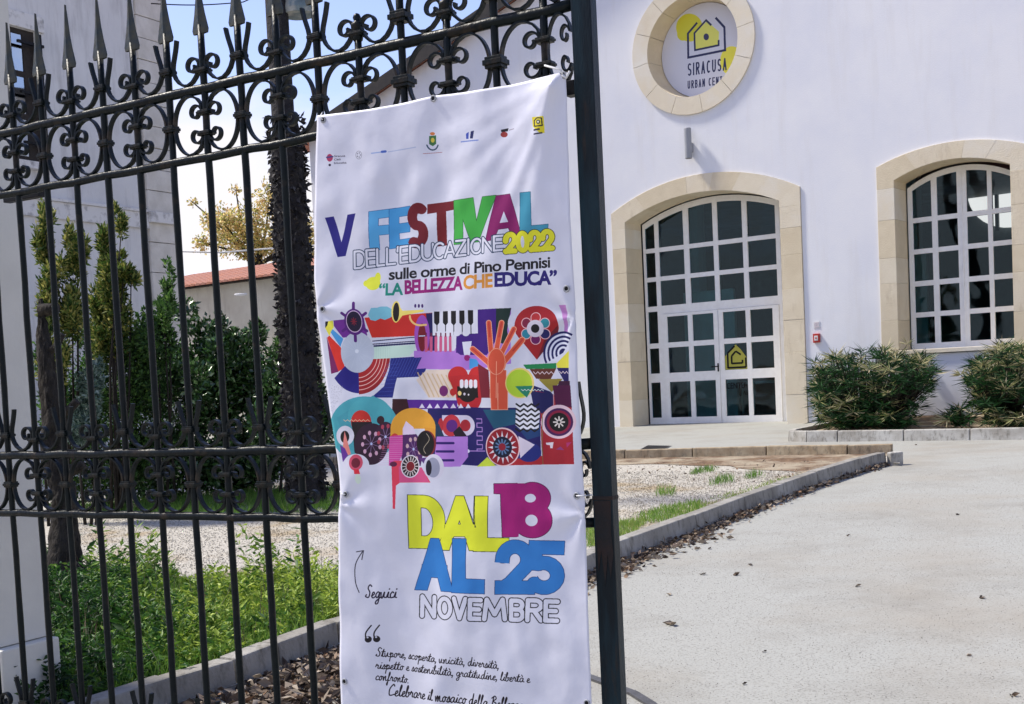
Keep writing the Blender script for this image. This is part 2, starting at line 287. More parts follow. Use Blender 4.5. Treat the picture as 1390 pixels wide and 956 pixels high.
# ------------------------------------------------------------------ a little raster painter for flat print
class Canvas:
    def __init__(s, W, H, T, bgc, k=1): s.W, s.H, s.T, s.k = W, H, T, k; s.A = np.ones((H, W, 3), np.float32)*np.array(bgc, np.float32)/255
    def tp(s, pts): return np.array([s.T(*p) for p in pts], float)
    def _fill(s, P, col, al=1):
        x0, y0 = np.floor(P.min(0)).astype(int); x1, y1 = np.ceil(P.max(0)).astype(int) + 1
        x0, y0 = max(x0, 0), max(y0, 0); x1, y1 = min(x1, s.W), min(y1, s.H)
        if x1 <= x0 or y1 <= y0: return
        X, Y = np.meshgrid(np.arange(x0, x1) + .5, np.arange(y0, y1) + .5); I = np.zeros(X.shape, bool); n = len(P)
        for i in range(n):
            ax, ay = P[i]; bx, by = P[(i + 1) % n]
            if ay == by: continue
            c = ((ay > Y) != (by > Y)) & (X < (bx - ax)*(Y - ay)/(by - ay) + ax); I ^= c
        s._put(x0, y0, x1, y1, I, col, al)
    def _put(s, x0, y0, x1, y1, I, col, al):
        sub = s.A[y0:y1, x0:x1]
        if callable(col): X, Y = np.meshgrid(np.arange(x0, x1), np.arange(y0, y1)); cc = col(X, Y)[I]/255
        else: cc = np.array(col, np.float32)/255
        sub[I] = sub[I]*(1 - al) + cc*al
    def poly(s, pts, col, al=1): s._fill(s.tp(pts), col, al)
    def ell(s, cx, cy, rx, ry, col, al=1, rot=0, a0=0, a1=360):
        P = [(cx, cy)] if a1 - a0 < 360 else []
        n = 40
        for i in range(n + (1 if a1 - a0 < 360 else 0)):
            t = math.radians(a0 + (a1 - a0)*i/n); u, v = rx*math.cos(t), ry*math.sin(t)
            P.append((cx + u*math.cos(rot) - v*math.sin(rot), cy + u*math.sin(rot) + v*math.cos(rot)))
        s.poly(P, col, al)
    def stroke(s, pts, wd, col, cap='round', al=1, clip=None):      # wd in source units times s.k
        P = s.tp(pts); h = wd*s.k/2; keep = [0] + [i for i in range(1, len(P)) if ((P[i] - P[i - 1])**2).sum() > 1e-3]; P = P[keep]
        if len(P) < 2: P = np.array([P[0], P[0] + [.05, 0]])
        m_ = 3.2 if cap == 'sq' else 1
        x0, y0 = np.floor(P.min(0) - h*m_).astype(int); x1, y1 = np.ceil(P.max(0) + h*m_).astype(int) + 1
        x0, y0 = max(x0, 0), max(y0, 0); x1, y1 = min(x1, s.W), min(y1, s.H)
        if x1 <= x0 or y1 <= y0: return
        X, Y = np.meshgrid(np.arange(x0, x1) + .5, np.arange(y0, y1) + .5); I = np.zeros(X.shape, bool)
        n = len(P)
        def inpoly(Q):
            J = np.zeros(X.shape, bool)
            for i in range(len(Q)):
                ax, ay = Q[i]; bx, by = Q[i - 1]
                if ay != by: J ^= ((ay > Y) != (by > Y)) & (X < (bx - ax)*(Y - ay)/(by - ay) + ax)
            return J
        for i in range(n - 1):
            a, b = P[i], P[i + 1]; d = b - a; l2 = d@d; t = ((X - a[0])*d[0] + (Y - a[1])*d[1])/l2
            if cap == 'sq':
                sl_ = 1.9 if min(abs(d)) > .15*max(abs(d)) and clip else 1.0
                e = sl_*h/math.sqrt(l2)
                I |= ((t >= (-e if i == 0 else 0)) & (t <= (1 + e if i == n - 2 else 1))) & (np.abs((X - a[0])*d[1] - (Y - a[1])*d[0]) <= h*math.sqrt(l2))
                if i > 0:
                    u, v = (P[i] - P[i - 1]), d; u = u/np.linalg.norm(u); v = v/np.linalg.norm(v); cr_ = u[0]*v[1] - u[1]*v[0]; an = math.degrees(math.atan2(abs(cr_), u@v))
                    if an < 28: I |= ((X - a[0])**2 + (Y - a[1])**2) <= h*h
                    else:
                        sg = -1 if cr_ > 0 else 1; n1 = np.array([-u[1], u[0]])*sg; n2 = np.array([-v[1], v[0]])*sg; mm = n1 + n2; ml = np.linalg.norm(mm)
                        k_ = min(2*h/max(ml*ml, 1e-6), 3.0*h/ml); I |= inpoly([a, a + n1*h, a + mm*k_, a + n2*h])
            else:
                ok = np.ones_like(I)
                if cap == 'butt':
                    if i == 0: ok &= t >= 0
                    if i == n - 2: ok &= t <= 1
                tt = np.clip(t, 0, 1); I |= (((X - a[0] - tt*d[0])**2 + (Y - a[1] - tt*d[1])**2) <= h*h) & ok
        if clip is not None: I &= inpoly(s.tp(clip))
        s._put(x0, y0, x1, y1, I, col, al)
    def image(s, name):
        im = bpy.data.images.new(name, s.W, s.H); A = np.ones((s.H, s.W, 4), np.float32); A[..., :3] = s.A[::-1]
        im.pixels.foreach_set(A.ravel()); im.update(); im.pack(); return im
def arc(cx, cy, rx, ry, a0, a1, n=14): return [(cx + rx*math.cos(math.radians(a0 + (a1 - a0)*i/n)), cy + ry*math.sin(math.radians(a0 + (a1 - a0)*i/n))) for i in range(n + 1)]
# skeleton capitals in a unit box, y up
CAPS = {
 'A': [[(0, 0), (.5, 1), (1, 0)], [(.2, .33), (.8, .33)]], 'B': [[(0, 0), (0, 1)], [(0, 1), (.55, 1)] + arc(.55, .77, .38, .23, 90, -90, 8) + [(0, .54)], [(.5, .54)] + arc(.58, .27, .42, .27, 90, -90, 8) + [(0, 0)]],
 'C': [arc(.55, .5, .55, .5, 50, 310, 18)], 'D': [[(0, 0), (0, 1), (.4, 1)] + arc(.4, .5, .6, .5, 90, -90, 14) + [(0, 0)]],
 'E': [[(1, 1), (0, 1), (0, 0), (1, 0)], [(0, .5), (.85, .5)]], 'F': [[(1, 1), (0, 1), (0, 0)], [(0, .48), (.85, .48)]],
 'H': [[(0, 0), (0, 1)], [(1, 0), (1, 1)], [(0, .5), (1, .5)]], 'I': [[(.5, 0), (.5, 1)]], 'L': [[(0, 1), (0, 0), (1, 0)]],
 'M': [[(0, 0), (.12, 1), (.5, .25), (.88, 1), (1, 0)]], 'N': [[(0, 0), (0, 1), (1, 0), (1, 1)]], 'O': [arc(.5, .5, .5, .5, 90, 450, 24)],
 'R': [[(0, 0), (0, 1)], [(0, 1), (.5, 1)] + arc(.55, .75, .42, .25, 90, -90, 8) + [(0, .5)], [(.45, .5), (1, 0)]],
 'S': [arc(.5, .75, .48, .25, 30, 270, 12) + arc(.5, .25, .5, .25, 90, -150, 12)], 'T': [[(0, 1), (1, 1)], [(.5, 1), (.5, 0)]],
 'U': [[(0, 1), (0, .35)] + arc(.5, .35, .5, .35, 180, 360, 12) + [(1, 1)]], 'V': [[(0, 1), (.5, 0), (1, 1)]], 'Z': [[(0, 1), (1, 1), (0, 0), (1, 0)]],
 "'": [[(.5, 1), (.4, .72)]], '0': [arc(.5, .5, .5, .5, 90, 450, 24)], '2': [[(0, .60)] + arc(.5, .68, .49, .32, 165, -35, 12) + [(.30, .10), (.02, -.02)], [(0, 0), (1, 0)]],
 '5': [[(.95, 1), (.12, 1), (.08, .60)], [(.08, .6)] + arc(.45, .31, .53, .31, 115, -155, 14)],
}
def cap(cv, ch, x0, x1, yb0, yb1, h, wd, col, lean=0, outline=None, ow=1.2, capst='sq', hol=None):
    """letter whose inked box runs x0..x1, baseline y yb0 (left) .. yb1 (right), height h (y down)"""
    i = wd/2
    def T(u, v):
        X = x0 + i + u*(x1 - x0 - wd); f = (X - x0)/max(x1 - x0, 1e-6); yb = yb0 + (yb1 - yb0)*f
        return (X + lean*(v*h), yb - i - v*(h - wd))
    if ch == 'I': T = (lambda u, v: ((x0 + x1)/2 + lean*(v*h), (yb0 + yb1)/2 - i - v*(h - wd)))
    S = [[T(*p) for p in st] for st in CAPS[ch]]
    if capst == 'sq' and ch in 'SC': capst = 'butt'
    sl_ = (yb1 - yb0)/max(x1 - x0, 1e-6)
    cpst = lambda st: 'butt' if capst == 'sq' and ch in '25' and len(st) > 6 else capst
    def bx_(e): return [(x0 - 9, yb0 - 9*sl_ + e), (x1 + 9, yb1 + 9*sl_ + e), (x1 + 9 + lean*h, yb1 + 9*sl_ - h - e), (x0 - 9 + lean*h, yb0 - 9*sl_ - h - e)]
    if outline is not None:
        for st in S: cv.stroke(st, wd + 2*ow, outline, cpst(st), clip=bx_(ow) if capst != 'round' else None)
    for st in S: cv.stroke(st, wd, col, cpst(st), clip=bx_(0) if capst != 'round' else None)
# joined-up hand for the small lines: x-height 1, y up; catmull-rom through the points
HAND = {
 'a': (1.15, [[(.85, .85), (.5, 1), (.12, .55), (.3, .02), (.65, .2), (.88, .9), (.85, .2), (1.15, .08)]]), 'b': (.95, [[(.05, .3), (.45, 1.7), (.3, 2.1), (.15, 1.4), (.12, .2), (.45, 0), (.75, .4), (.55, .85), (.95, .8)]]),
 'c': (.85, [[(.75, .85), (.5, 1), (.15, .55), (.3, .05), (.85, .15)]]), 'd': (1.15, [[(.85, .85), (.5, 1), (.12, .55), (.3, .02), (.65, .2), (.95, 2.1), (.85, .3), (1.15, .08)]]),
 'e': (.85, [[(.05, .3), (.6, .6), (.55, .95), (.25, .8), (.2, .15), (.5, 0), (.85, .2)]]), 'f': (.8, [[(.05, .1), (.55, 1.6), (.45, 2.1), (.28, 1.4), (.2, -.9), (.0, -.7), (.3, 0), (.8, .2)]]),
 'g': (1.1, [[(.85, .85), (.5, 1), (.15, .55), (.35, .05), (.7, .3), (.88, .9), (.75, -.7), (.3, -1), (.25, -.6), (1.1, .1)]]), 'i': (.6, [[(.05, .1), (.35, .95), (.3, .2), (.6, .08)], [(.42, 1.45), (.45, 1.5)]]),
 'l': (.65, [[(.05, .2), (.5, 1.7), (.38, 2.1), (.2, 1.4), (.25, .15), (.65, .1)]]), 'm': (1.5, [[(.05, .9), (.2, 0), (.35, .7), (.55, 1), (.65, .0), (.8, .7), (1.0, 1), (1.1, .1), (1.5, .1)]]),
 'n': (1.15, [[(.05, .9), (.2, 0), (.35, .7), (.65, 1), (.75, .1), (1.15, .1)]]), 'o': (1.0, [[(.5, 1), (.15, .6), (.3, .02), (.65, .2), (.7, .8), (.5, 1), (1.0, .85)]]),
 'p': (1.0, [[(.05, .6), (.3, 1), (.15, -1), (.3, .5), (.6, 1), (.8, .6), (.6, .05), (.35, .1), (1.0, .15)]]), 'r': (.85, [[(.05, .5), (.25, 1.1), (.35, .85), (.6, .85), (.55, .2), (.85, .1)]]),
 's': (.75, [[(.05, .1), (.45, 1.05), (.6, .4), (.35, 0), (.1, .15)], [(.4, .02), (.75, .15)]]), 't': (.7, [[(.05, .1), (.45, 1.8), (.28, .3), (.45, .02), (.7, .12)], [(.0, 1.15), (.75, 1.25)]]),
 'u': (1.15, [[(.05, .9), (.15, .2), (.4, .02), (.7, .95), (.7, .2), (1.15, .08)]]), 'v': (.95, [[(.05, .9), (.3, 0), (.6, .6), (.65, 1), (.95, .85)]]), 'z': (.9, [[(.05, .9), (.6, 1), (.2, .1), (.5, .0), (.9, .1)]]),
 'S': (1.2, [[(1.1, 1.9), (.7, 2.15), (.4, 1.6), (.85, .9), (.7, .1), (.1, .2), (.2, .5)]]), 'C': (1.3, [[(1.1, 1.8), (.8, 2.1), (.2, 1.2), (.35, .1), (1.3, .3)]]),
 'B': (1.35, [[(.5, 2.0), (.25, 0)], [(.1, 1.7), (.7, 2.15), (1.05, 1.7), (.5, 1.15), (1.1, .8), (.8, .05), (.1, .1)]]),
 ',': (.45, [[(.2, .15), (.22, 0), (.08, -.4)]]), '.': (.45, [[(.15, .02), (.2, .04)]]), ' ': (.6, []),
}
HAND['à'] = (1.15, HAND['a'][1] + [[(.4, 1.7), (.65, 1.35)]])
def crm(P, n=5):
    if len(P) < 3: return P
    Q = [P[0]] + P + [P[-1]]; o = []
    for i in range(1, len(Q) - 2):
        p0, p1, p2, p3 = map(np.array, Q[i - 1:i + 3])
        for j in range(n): t = j/n; o.append(tuple(.5*((2*p1) + (-p0 + p2)*t + (2*p0 - 5*p1 + 4*p2 - p3)*t*t + (-p0 + 3*p1 - 3*p2 + p3)*t**3)))
    return o + [P[-1]]
def hand(cv, s, P0, P1, xh, wd, col, lean=.12):
    tot = sum(HAND[c][0] for c in s); ux, uy = (P1[0] - P0[0])/tot, (P1[1] - P0[1])/tot; x = 0
    for c in s:
        a, st = HAND[c]
        for q in st: cv.stroke([(P0[0] + (x + u)*ux + lean*v*xh, P0[1] + (x + u)*uy - v*xh) for u, v in crm(q)], wd, col)
        x += a
def sans(cv, s, P0, P1, hgt, col, bold=.02, lean=0, wordgap=None):
    """built-in font, ink width fitted from P0 to P1 (baseline), cap height hgt"""
    cu = bpy.data.curves.new('t', 'FONT'); cu.body = s; cu.offset = bold; cu.resolution_u = 3; cu.space_character = .92
    to = bpy.data.objects.new('t', cu); C.objects.link(to); dg = bpy.context.evaluated_depsgraph_get(); me = bpy.data.meshes.new_from_object(to.evaluated_get(dg))
    bpy.data.objects.remove(to); bpy.data.curves.remove(cu)
    me.calc_loop_triangles(); V = np.array([v.co[:2] for v in me.vertices]); x0, x1 = V[:, 0].min(), V[:, 0].max(); ch = .73
    for t in me.loop_triangles:
        P = []
        for i in t.vertices: f = (V[i, 0] - x0)/(x1 - x0); v = V[i, 1]/ch; P.append((P0[0] + (P1[0] - P0[0])*f + lean*v*hgt, P0[1] + (P1[1] - P0[1])*f - v*hgt))
        cv.poly(P, col)
    bpy.data.meshes.remove(me)
def print_mat(name, im, rough=.55, gain=1.0):
    m = bpy.data.materials.new(name); m.use_nodes = True; t = m.node_tree; b = t.nodes['Principled BSDF']
    ti = t.nodes.new('ShaderNodeTexImage'); ti.image = im; ti.interpolation = 'Linear'; ti.extension = 'EXTEND'
    t.links.new(ti.outputs[0], b.inputs['Base Color']); b.inputs['Roughness'].default_value = rough; b.inputs['Specular IOR Level'].default_value = .3
    return m, t, b
# ================================================================== THE SETTING: ground sheets
def sheet(name, pts, h, m, sub=0, **k):
    mb = MB(); mb.add([gp(p, h) for p in pts], [tuple(range(len(pts)))]); o = mb.obj(name, m, kind='structure', **k)
    if o.data.polygons[0].normal.z < 0: o.data.flip_normals()
    return o
sheet('ground', [(-900, -900), (900, -900), (900, 900), (-900, 900)], -.012, M['soil'])
sheet('asphalt', [(-7, -12), (45, -12), (45, 45), (-7, 45)], 0, M['asphalt'])
def g2(x, y, h=0): p = ground(x, y, h); return Vector((p.x, p.y, 0))
near_px = [(240, 965), (325, 938), (383, 914), (463, 882), (795, 788), (840, 766), (948, 724), (1014, 697), (1112, 661), (1172, 641), (1188, 636), (1205, 632)]
NK = [g2(*p) for p in near_px]
d0 = (NK[0] - NK[2]).normalized(); NK = [NK[0] + d0*3.6, NK[0] + d0*2.4, NK[0] + d0*1.2] + NK
# split the long hidden stretch behind the banner into stones of one metre
_o = []
for a_, b_ in zip(NK[:-1], NK[1:]):
    n = max(1, round((b_ - a_).length/1.15)); _o += [a_.lerp(b_, i/n) for i in range(n)]
NK = _o + [NK[-1]]
tip = g2(1222, 633); tipb = g2(1216, 621)
FK = [g2(1212, 620), g2(1150, 621.5), g2(1040, 622), g2(940, 624), g2(848, 626.5)]
df = (FK[-1] - FK[0]).normalized(); FK += [FK[-1] + df*1.2*i for i in range(1, 9)]
gi = [Vector((p.x, p.y, 0)) for p in NK[::-1]] + [Vector((-30, NK[0].y - 6, 0)), Vector((-30, 44, 0)), Vector((-9, 44, 0))]
sheet('gravel_bed', [(p.x, p.y) for p in ([tip] + gi + [FK[-1] + df*1.5] + FK[::-1])], .035, M['gravel'])
def kerb_run(root, P, hgt, wid, m, side, name='kerb_stone', gap=.006, h0=-.02, jit=.006, bevel=.012):
    """stones along the ground polyline P; the line is the visible foot, width goes to 'side' (+1 left of travel)"""
    nrm = []
    for i in range(len(P)):
        t = (P[min(i + 1, len(P) - 1)] - P[max(i - 1, 0)]).normalized(); nrm.append(Vector((-t.y, t.x, 0))*side)
    for i in range(len(P) - 1):
        t = (P[i + 1] - P[i]).normalized(); a, b = P[i] + t*gap, P[i + 1] - t*gap; na, nb = nrm[i], nrm[i + 1]; dz = random.uniform(-jit, jit); bt = .018
        mb = MB(); q = lambda p, h: gp(p, h)
        mb.hexa([q(a, h0), q(b, h0), q(b + nb*wid, h0), q(a + na*wid, h0), q(a + na*bt, hgt + dz), q(b + nb*bt, hgt + dz), q(b + nb*wid, hgt + dz), q(a + na*wid, hgt + dz)])
        mb.obj(name, m, root, bevel=bevel)
nk = empty('kerb', gp(NK[3]), 'long grey concrete kerb running from the gate to the point of the gravel island', 'kerb')
kerb_run(nk, NK, .155, .13, M['kerb'], 1)
mb = MB(); a, b = NK[-1], tip; t = (b - a).normalized(); nn = Vector((-t.y, t.x, 0))
mb.prism(lambda u, v, d: gp(a + t*u + nn*v, d), [(-.012, .0), (.06, -.015), (.10, .02), (.115, .08), (.09, .15), (.04, .17), (-.012, .13)], -.02, .152)
mb.obj('kerb_end', M['kerb_white'], nk, bevel=.015, label='broken whitewashed kerb end at the corner')
fk = empty('kerb', gp(FK[3]), 'tan kerb on the far side of the gravel island with soil washed against it', 'kerb')
kerb_run(fk, FK, .15, .12, M['kerb_tan'], -1)
# planting bed in front of the facade
def fpt(a, d): p = FW(a, 0, d); return Vector((p.x, p.y, 0))
b0 = g2(1066, 597); 
def apx(x, y, h=0): p = ground(x, y, h); q = p - FP; return q.dot(FD), q.dot(FN)
A1, D1 = apx(1102, 599.5); A2, D2 = apx(1390, 598)
DK = (D1 + D2)/2
BK = [fpt(A1 - .12, -.10), fpt(A1 - .46, -.42 + 0*DK), fpt(A1 - .5, DK + .45), fpt(A1 - .38, DK + .12), fpt(A1 - .05, DK)] 
aj = [apx(x, 599)[0] for x in (1140, 1226, 1313)]
BK += [fpt(a, DK) for a in aj] + [fpt(aj[-1] + 1.15*i, DK) for i in range(1, 6)]
bk = empty('kerb', gp(BK[4]), 'pale kerb edging the shrub bed below the arched window', 'kerb')
kerb_run(bk, BK, .16, .12, M['kerb_white'], 1)
sheet('flower_bed_soil', [tuple(fpt(A1 - .3, -.02).xy), tuple(fpt(A1 - .35, DK + .3).xy), tuple(fpt(A1, DK + .08).xy), tuple(fpt(12, DK + .08).xy), tuple(fpt(12, -.02).xy)], .09, M['soil'])
# strip of soil along the far kerb, and by the tip
sp_ = [FK[0] - df*0 + Vector((0, 0, 0))]
def off(p, q, d): t = (q - p).normalized(); return Vector((t.y, -t.x, 0))*d
inn = off(FK[0], FK[-1], -.10)
def roughline(pts, amp, n=10):
    o = []
    for a, b in zip(pts[:-1], pts[1:]):
        for i in range(n):
            p = a.lerp(b, i/n); o.append(p + Vector((noise.noise(p*1.3)*amp, noise.noise(p*1.3 + Vector((7, 3, 1)))*amp, 0)))
    return o + [pts[-1]]
strip = [FK[0] - inn*.6, FK[-1] - inn*.6] + roughline([FK[-1] + inn*7.5, g2(848, 634), g2(930, 635), g2(1000, 638), g2(1060, 644), g2(1120, 650), g2(1190, 629)], .45)
sheet('soil_strip', [(p.x, p.y) for p in strip], .040, M['soil'])
# drain cover and gate track
dr = empty('drain_cover', ground(888, 608, .003), 'dark square drain grate set in the asphalt before the arched door', 'drain cover')
mb = MB(); P = [ground(868, 610.5, .004), ground(902, 611, .004), ground(912, 605.2, .004), ground(879, 604.6, .004)]
mb.hexa([p + Vector((0, 0, -.02)) for p in P] + P); mb.obj('frame', M['steel'], dr)
for i in range(9):
    f0, f1 = .06 + i*.1, .06 + i*.1 + .045; mb = MB(); e = Vector((0, 0, .006)); e2 = Vector((0, 0, .001))
    q = [P[0].lerp(P[1], f0).lerp(P[3].lerp(P[2], f0), .06), P[0].lerp(P[1], f1).lerp(P[3].lerp(P[2], f1), .06), P[0].lerp(P[1], f1).lerp(P[3].lerp(P[2], f1), .94), P[0].lerp(P[1], f0).lerp(P[3].lerp(P[2], f0), .94)]
    mb.hexa([x + e2 for x in q] + [x + e for x in q]); mb.obj('bar', M['black'], dr)
tr = [ground(x, y, .0) for x, y in ((600, 872), (700, 892), (801, 921), (860, 943), (884, 958), (930, 1003), (965, 1060))]
mb = MB()
V = []; 
for i, p in enumerate(tr):
    t = (tr[min(i + 1, 6)] - tr[max(i - 1, 0)]).normalized(); s_ = Vector((-t.y, t.x, 0))*.022
    V += [p + s_, p - s_, p - s_ + Vector((0, 0, .012)), p + s_ + Vector((0, 0, .012))]
mb.add(V, [(i*4 + k, i*4 + (k + 1) % 4, i*4 + 4 + (k + 1) % 4, i*4 + 4 + k) for i in range(6) for k in range(4)] + [(0, 1, 2, 3), (27, 26, 25, 24)])
mb.obj('gate_track', M['steel'], label='thin dark steel gate track set in the asphalt under the banner and post', cat='gate track')
# ================================================================== MAIN BUILDING
bld = empty('gabled_building', FW(0, 0, 0), 'white stuccoed gabled building with stone arches and a round window', 'building')
def cz(a, hw, zs, za, c):   # circular arch height at a
    s = za - zs; R = (hw*hw + s*s)/(2*s); x = min(abs(a - c), hw); return za - R + math.sqrt(max(R*R - x*x, 0))
def arch_outline(c, hw, zb, zs, za, n=24): return [(c - hw, zb), (c + hw, zb)] + [(c + hw - 2*hw*i/n, cz(c + hw - 2*hw*i/n, hw, zs, za, c)) for i in range(n + 1)]
DC, DOc = -.145, -.10                       # door: opening centre, surround centre
d_in = (DC, 1.585, 4.0, 4.37); d_out = (DOc, 1.93, 4.2, 4.70)
WC = 4.39; w_in = (WC, .915, 4.07, 4.285); w_out = (WC, 1.205, 4.33, 4.565)
OC, OZ, OR, OI = -.15, 7.07, 1.25, .925
wall_out = [(-10.2, -.6), (11, -.6), (11, 6.6), (-.13, 10.02), (-10.2, 6.93)]
holes = [arch_outline(d_out[0], d_out[1] + .004, -.12, d_out[2], d_out[3] + .004), arch_outline(w_out[0], w_out[1] + .004, 1.12, w_out[2], w_out[3] + .004),
         [(OC + (OR - .10)*math.cos(t*math.pi/32), OZ + (OR - .10)*math.sin(t*math.pi/32)) for t in range(64)]]
plate('wall', wall_out, holes, FW, 0, .62, M['stucco'], bld)
mb = MB(); mb.box(FW, -10.2, -9.9, -.6, 6.9, .63, 18, 0); mb.obj('wall', M['stucco'], bld)
mb = MB(); mb.box(FW, 10.7, 11, -.6, 6.5, .63, 18, 0); mb.obj('wall', M['stucco'], bld)
# roof: two slabs with a dark verge
sl = (10.02 - 6.93)/(10.2 - .13)
for sgn in (-1, 1):
    mb = MB(); a1 = -.13 + sgn*10.6; z0 = 10.02 + .02; z1 = z0 - sl*10.47
    P = [(-.13, z0), (a1, z1), (a1, z1 + .16), (-.13, z0 + .16)]
    mb.prism(FW, P, -.22, 18.4); mb.obj('roof', M['tile'], bld)
    mb = MB(); P = [(-.13, z0 - .12), (a1, z1 - .12), (a1, z1 + .17), (-.13, z0 + .17)]
    mb.prism(FW, P, -.26, -.224); mb.obj('verge_board', M['roof_dark'], bld)
# surrounds: real blocks
def block(poly, d0, d1, m, root, cham=.004):
    mb = MB(); mb.prism(FW, poly, d0, d1); return mb.obj('stone', m, root, bevel=cham)
SM = [M['stone'], M['stone_b'], M['stone'], M['stone_c'], M['stone_b']]
def shrink(poly, e=.004):
    cx_ = sum(p[0] for p in poly)/len(poly); cz_ = sum(p[1] for p in poly)/len(poly)
    return [(a + (cx_ - a)/max(abs(cx_ - a), .02)*e, z + (cz_ - z)/max(abs(cz_ - z), .02)*e) for a, z in poly]
def surround(inn_, out_, zb, cuts, nvou, depth, root, seed):
    rnd = random.Random(seed); ci, hi, zsi, zai = inn_; co_, ho, zso, zao = out_
    for sgn in (-1, 1):
        ai, ao = ci + sgn*hi, co_ + sgn*ho; zs = [zb] + cuts + [zsi - .12]
        for z0, z1 in zip(zs[:-1], zs[1:]):
            if z0 != zb: z0 += rnd.uniform(-.06, .06)*0
            block(shrink([(min(ai, ao), z0), (max(ai, ao), z0), (max(ai, ao), z1), (min(ai, ao), z1)], .0012), -.028 + rnd.uniform(-.0015, .0015), depth, rnd.choice(SM), root)
    # voussoirs: inner points on the inner arch, outer on the outer arch; end ones carry the shoulder
    for i in range(nvou):
        f0, f1 = i/nvou, (i + 1)/nvou; m_ = 3
        inner = [(ci - hi + 2*hi*(f0 + (f1 - f0)*j/m_)) for j in range(m_ + 1)]; outer = [(co_ - ho + 2*ho*(f0 + (f1 - f0)*j/m_)) for j in range(m_ + 1)]
        pi = [(a, cz(a, hi, zsi, zai, ci)) for a in inner]; po = [(a, cz(a, ho, zso, zao, co_)) for a in outer]
        if i == 0: pi = [(ci - hi, zsi - .12)] + pi; po = [(co_ - ho, zsi - .12)] + po
        if i == nvou - 1: pi = pi + [(ci + hi, zsi - .12)]; po = po + [(co_ + ho, zsi - .12)]
        block(shrink(pi + po[::-1], .0), -.028 + rnd.uniform(-.0015, .0015), depth, rnd.choice(SM), root, .004)
sr_ = put(bpy.data.objects.new('door_surround', None), parent=None); sr_.matrix_world = Matrix.Translation(FW(DC, 0, 0)); put(sr_, parent=bld)
surround(d_in, d_out, -.11, [.52, 1.28, 1.86, 2.42, 3.02, 3.5], 7, .60, sr_, 3)
sw_ = put(bpy.data.objects.new('window_surround', None)); sw_.matrix_world = Matrix.Translation(FW(WC, 0, 0)); put(sw_, parent=bld)
surround(w_in, w_out, 1.215, [1.72, 2.35, 2.78, 3.42], 5, .60, sw_, 8)
mb = MB(); mb.box(FW, WC - 1.2, WC + 1.2, 1.13, 1.205, -.05, .6); mb.obj('sill', M['stone_b'], sw_, bevel=.01)
# round window surround of wedge stones
ro_ = put(bpy.data.objects.new('round_surround', None)); ro_.matrix_world = Matrix.Translation(FW(OC, OZ, 0)); put(ro_, parent=bld)
for i in range(12):
    t0, t1 = math.radians(i*30 + 8 + .2), math.radians(i*30 + 38 - .2); mb = MB()
    ts = [t0 + (t1 - t0)*j/6 for j in range(7)]
    fr = [(OC + OI*math.cos(t), OZ + OI*math.sin(t)) for t in ts]; bk_ = [(OC + (OI - .06)*math.cos(t), OZ + (OI - .06)*math.sin(t)) for t in ts]; ou = [(OC + OR*math.cos(t), OZ + OR*math.sin(t)) for t in ts]; n = 7
    dd = -.045; hb = [(OC + (OR - .11)*math.cos(t), OZ + (OR - .11)*math.sin(t)) for t in ts]
    Vv = [FW(a, z, dd) for a, z in fr] + [FW(a, z, dd) for a, z in ou] + [FW(a, z, -.001) for a, z in ou] + [FW(a, z, .02) for a, z in hb] + [FW(a, z, .55) for a, z in hb] + [FW(a, z, .55) for a, z in bk_]
    Ff = []
    for k in range(6):
        r_ = k*n
        for j in range(6): k2 = ((k + 1) % 6)*n; Ff.append((r_ + j, r_ + j + 1, k2 + j + 1, k2 + j))
    Ff += [tuple(k*n for k in range(6)), tuple(k*n + 6 for k in range(5, -1, -1))]
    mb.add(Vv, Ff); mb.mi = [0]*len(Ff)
    for k2_ in range(24, 36): mb.mi[k2_] = 1  # inner faces in browner stone: the reveal's shade put into the colour
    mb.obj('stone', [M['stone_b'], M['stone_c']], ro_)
# the printed disc
def dT(a, z): return ((a - OC + .9)/1.8*900, (OZ + .9 - z)/1.8*900)
cvd = Canvas(900, 900, lambda x, y: dT(*fac(x, y, .42)), (212, 214, 226), k=900/1.8/72)
o_ = lambda x, y: (760 + x/3.982, y/3.982)
cvd.ell(*o_(700, 150), 18, 19, (214, 210, 60)); cvd.ell(*o_(930, 330), 16, 20, (232, 226, 80)); cvd.ell(*o_(665, 185), 8, 9, (214, 210, 60))
NV = (44, 50, 88)
cvd.poly([o_(726, 270), o_(724, 185), o_(795, 115), o_(860, 172), o_(858, 245)], (226, 226, 110))
cvd.stroke([o_(738, 128), o_(692, 182), o_(694, 312), o_(893, 272), o_(889, 148), o_(845, 100)], 3.0, NV, 'sq')
cvd.stroke([o_(858, 222), o_(858, 245), o_(730, 272), o_(727, 180), o_(790, 110), o_(815, 134)], 2.6, NV, 'sq')
cvd.ell(*o_(791, 200), 3.6, 4.6, (60, 62, 96))
def capline(cv, s, P0, P1, h, wd, col, sp=.28, conv=lambda x, y: (x, y), **k):
    n = len(s); wds = [.35 if c == 'I' else (0.6 if c == ' ' else 1) for c in s]; tot = sum(wds) + sp*(n - 1); x = 0
    for c, wv in zip(s, wds):
        f0, f1 = x/tot, (x + wv)/tot; x += wv + sp
        if c == ' ': continue
        a = conv(P0[0] + (P1[0] - P0[0])*f0, P0[1] + (P1[1] - P0[1])*f0); b = conv(P0[0] + (P1[0] - P0[0])*f1, P0[1] + (P1[1] - P0[1])*f1)
        cap(cv, c, a[0], b[0], a[1], b[1], h, wd, col, **k)
capline(cvd, 'SIRACUSA', (690, 412), (902, 380), 17, 2.0, NV, conv=o_, sp=.35)
capline(cvd, 'URBAN CENTER', (690, 482), (918, 450), 11, 1.5, NV, conv=o_, sp=.35)
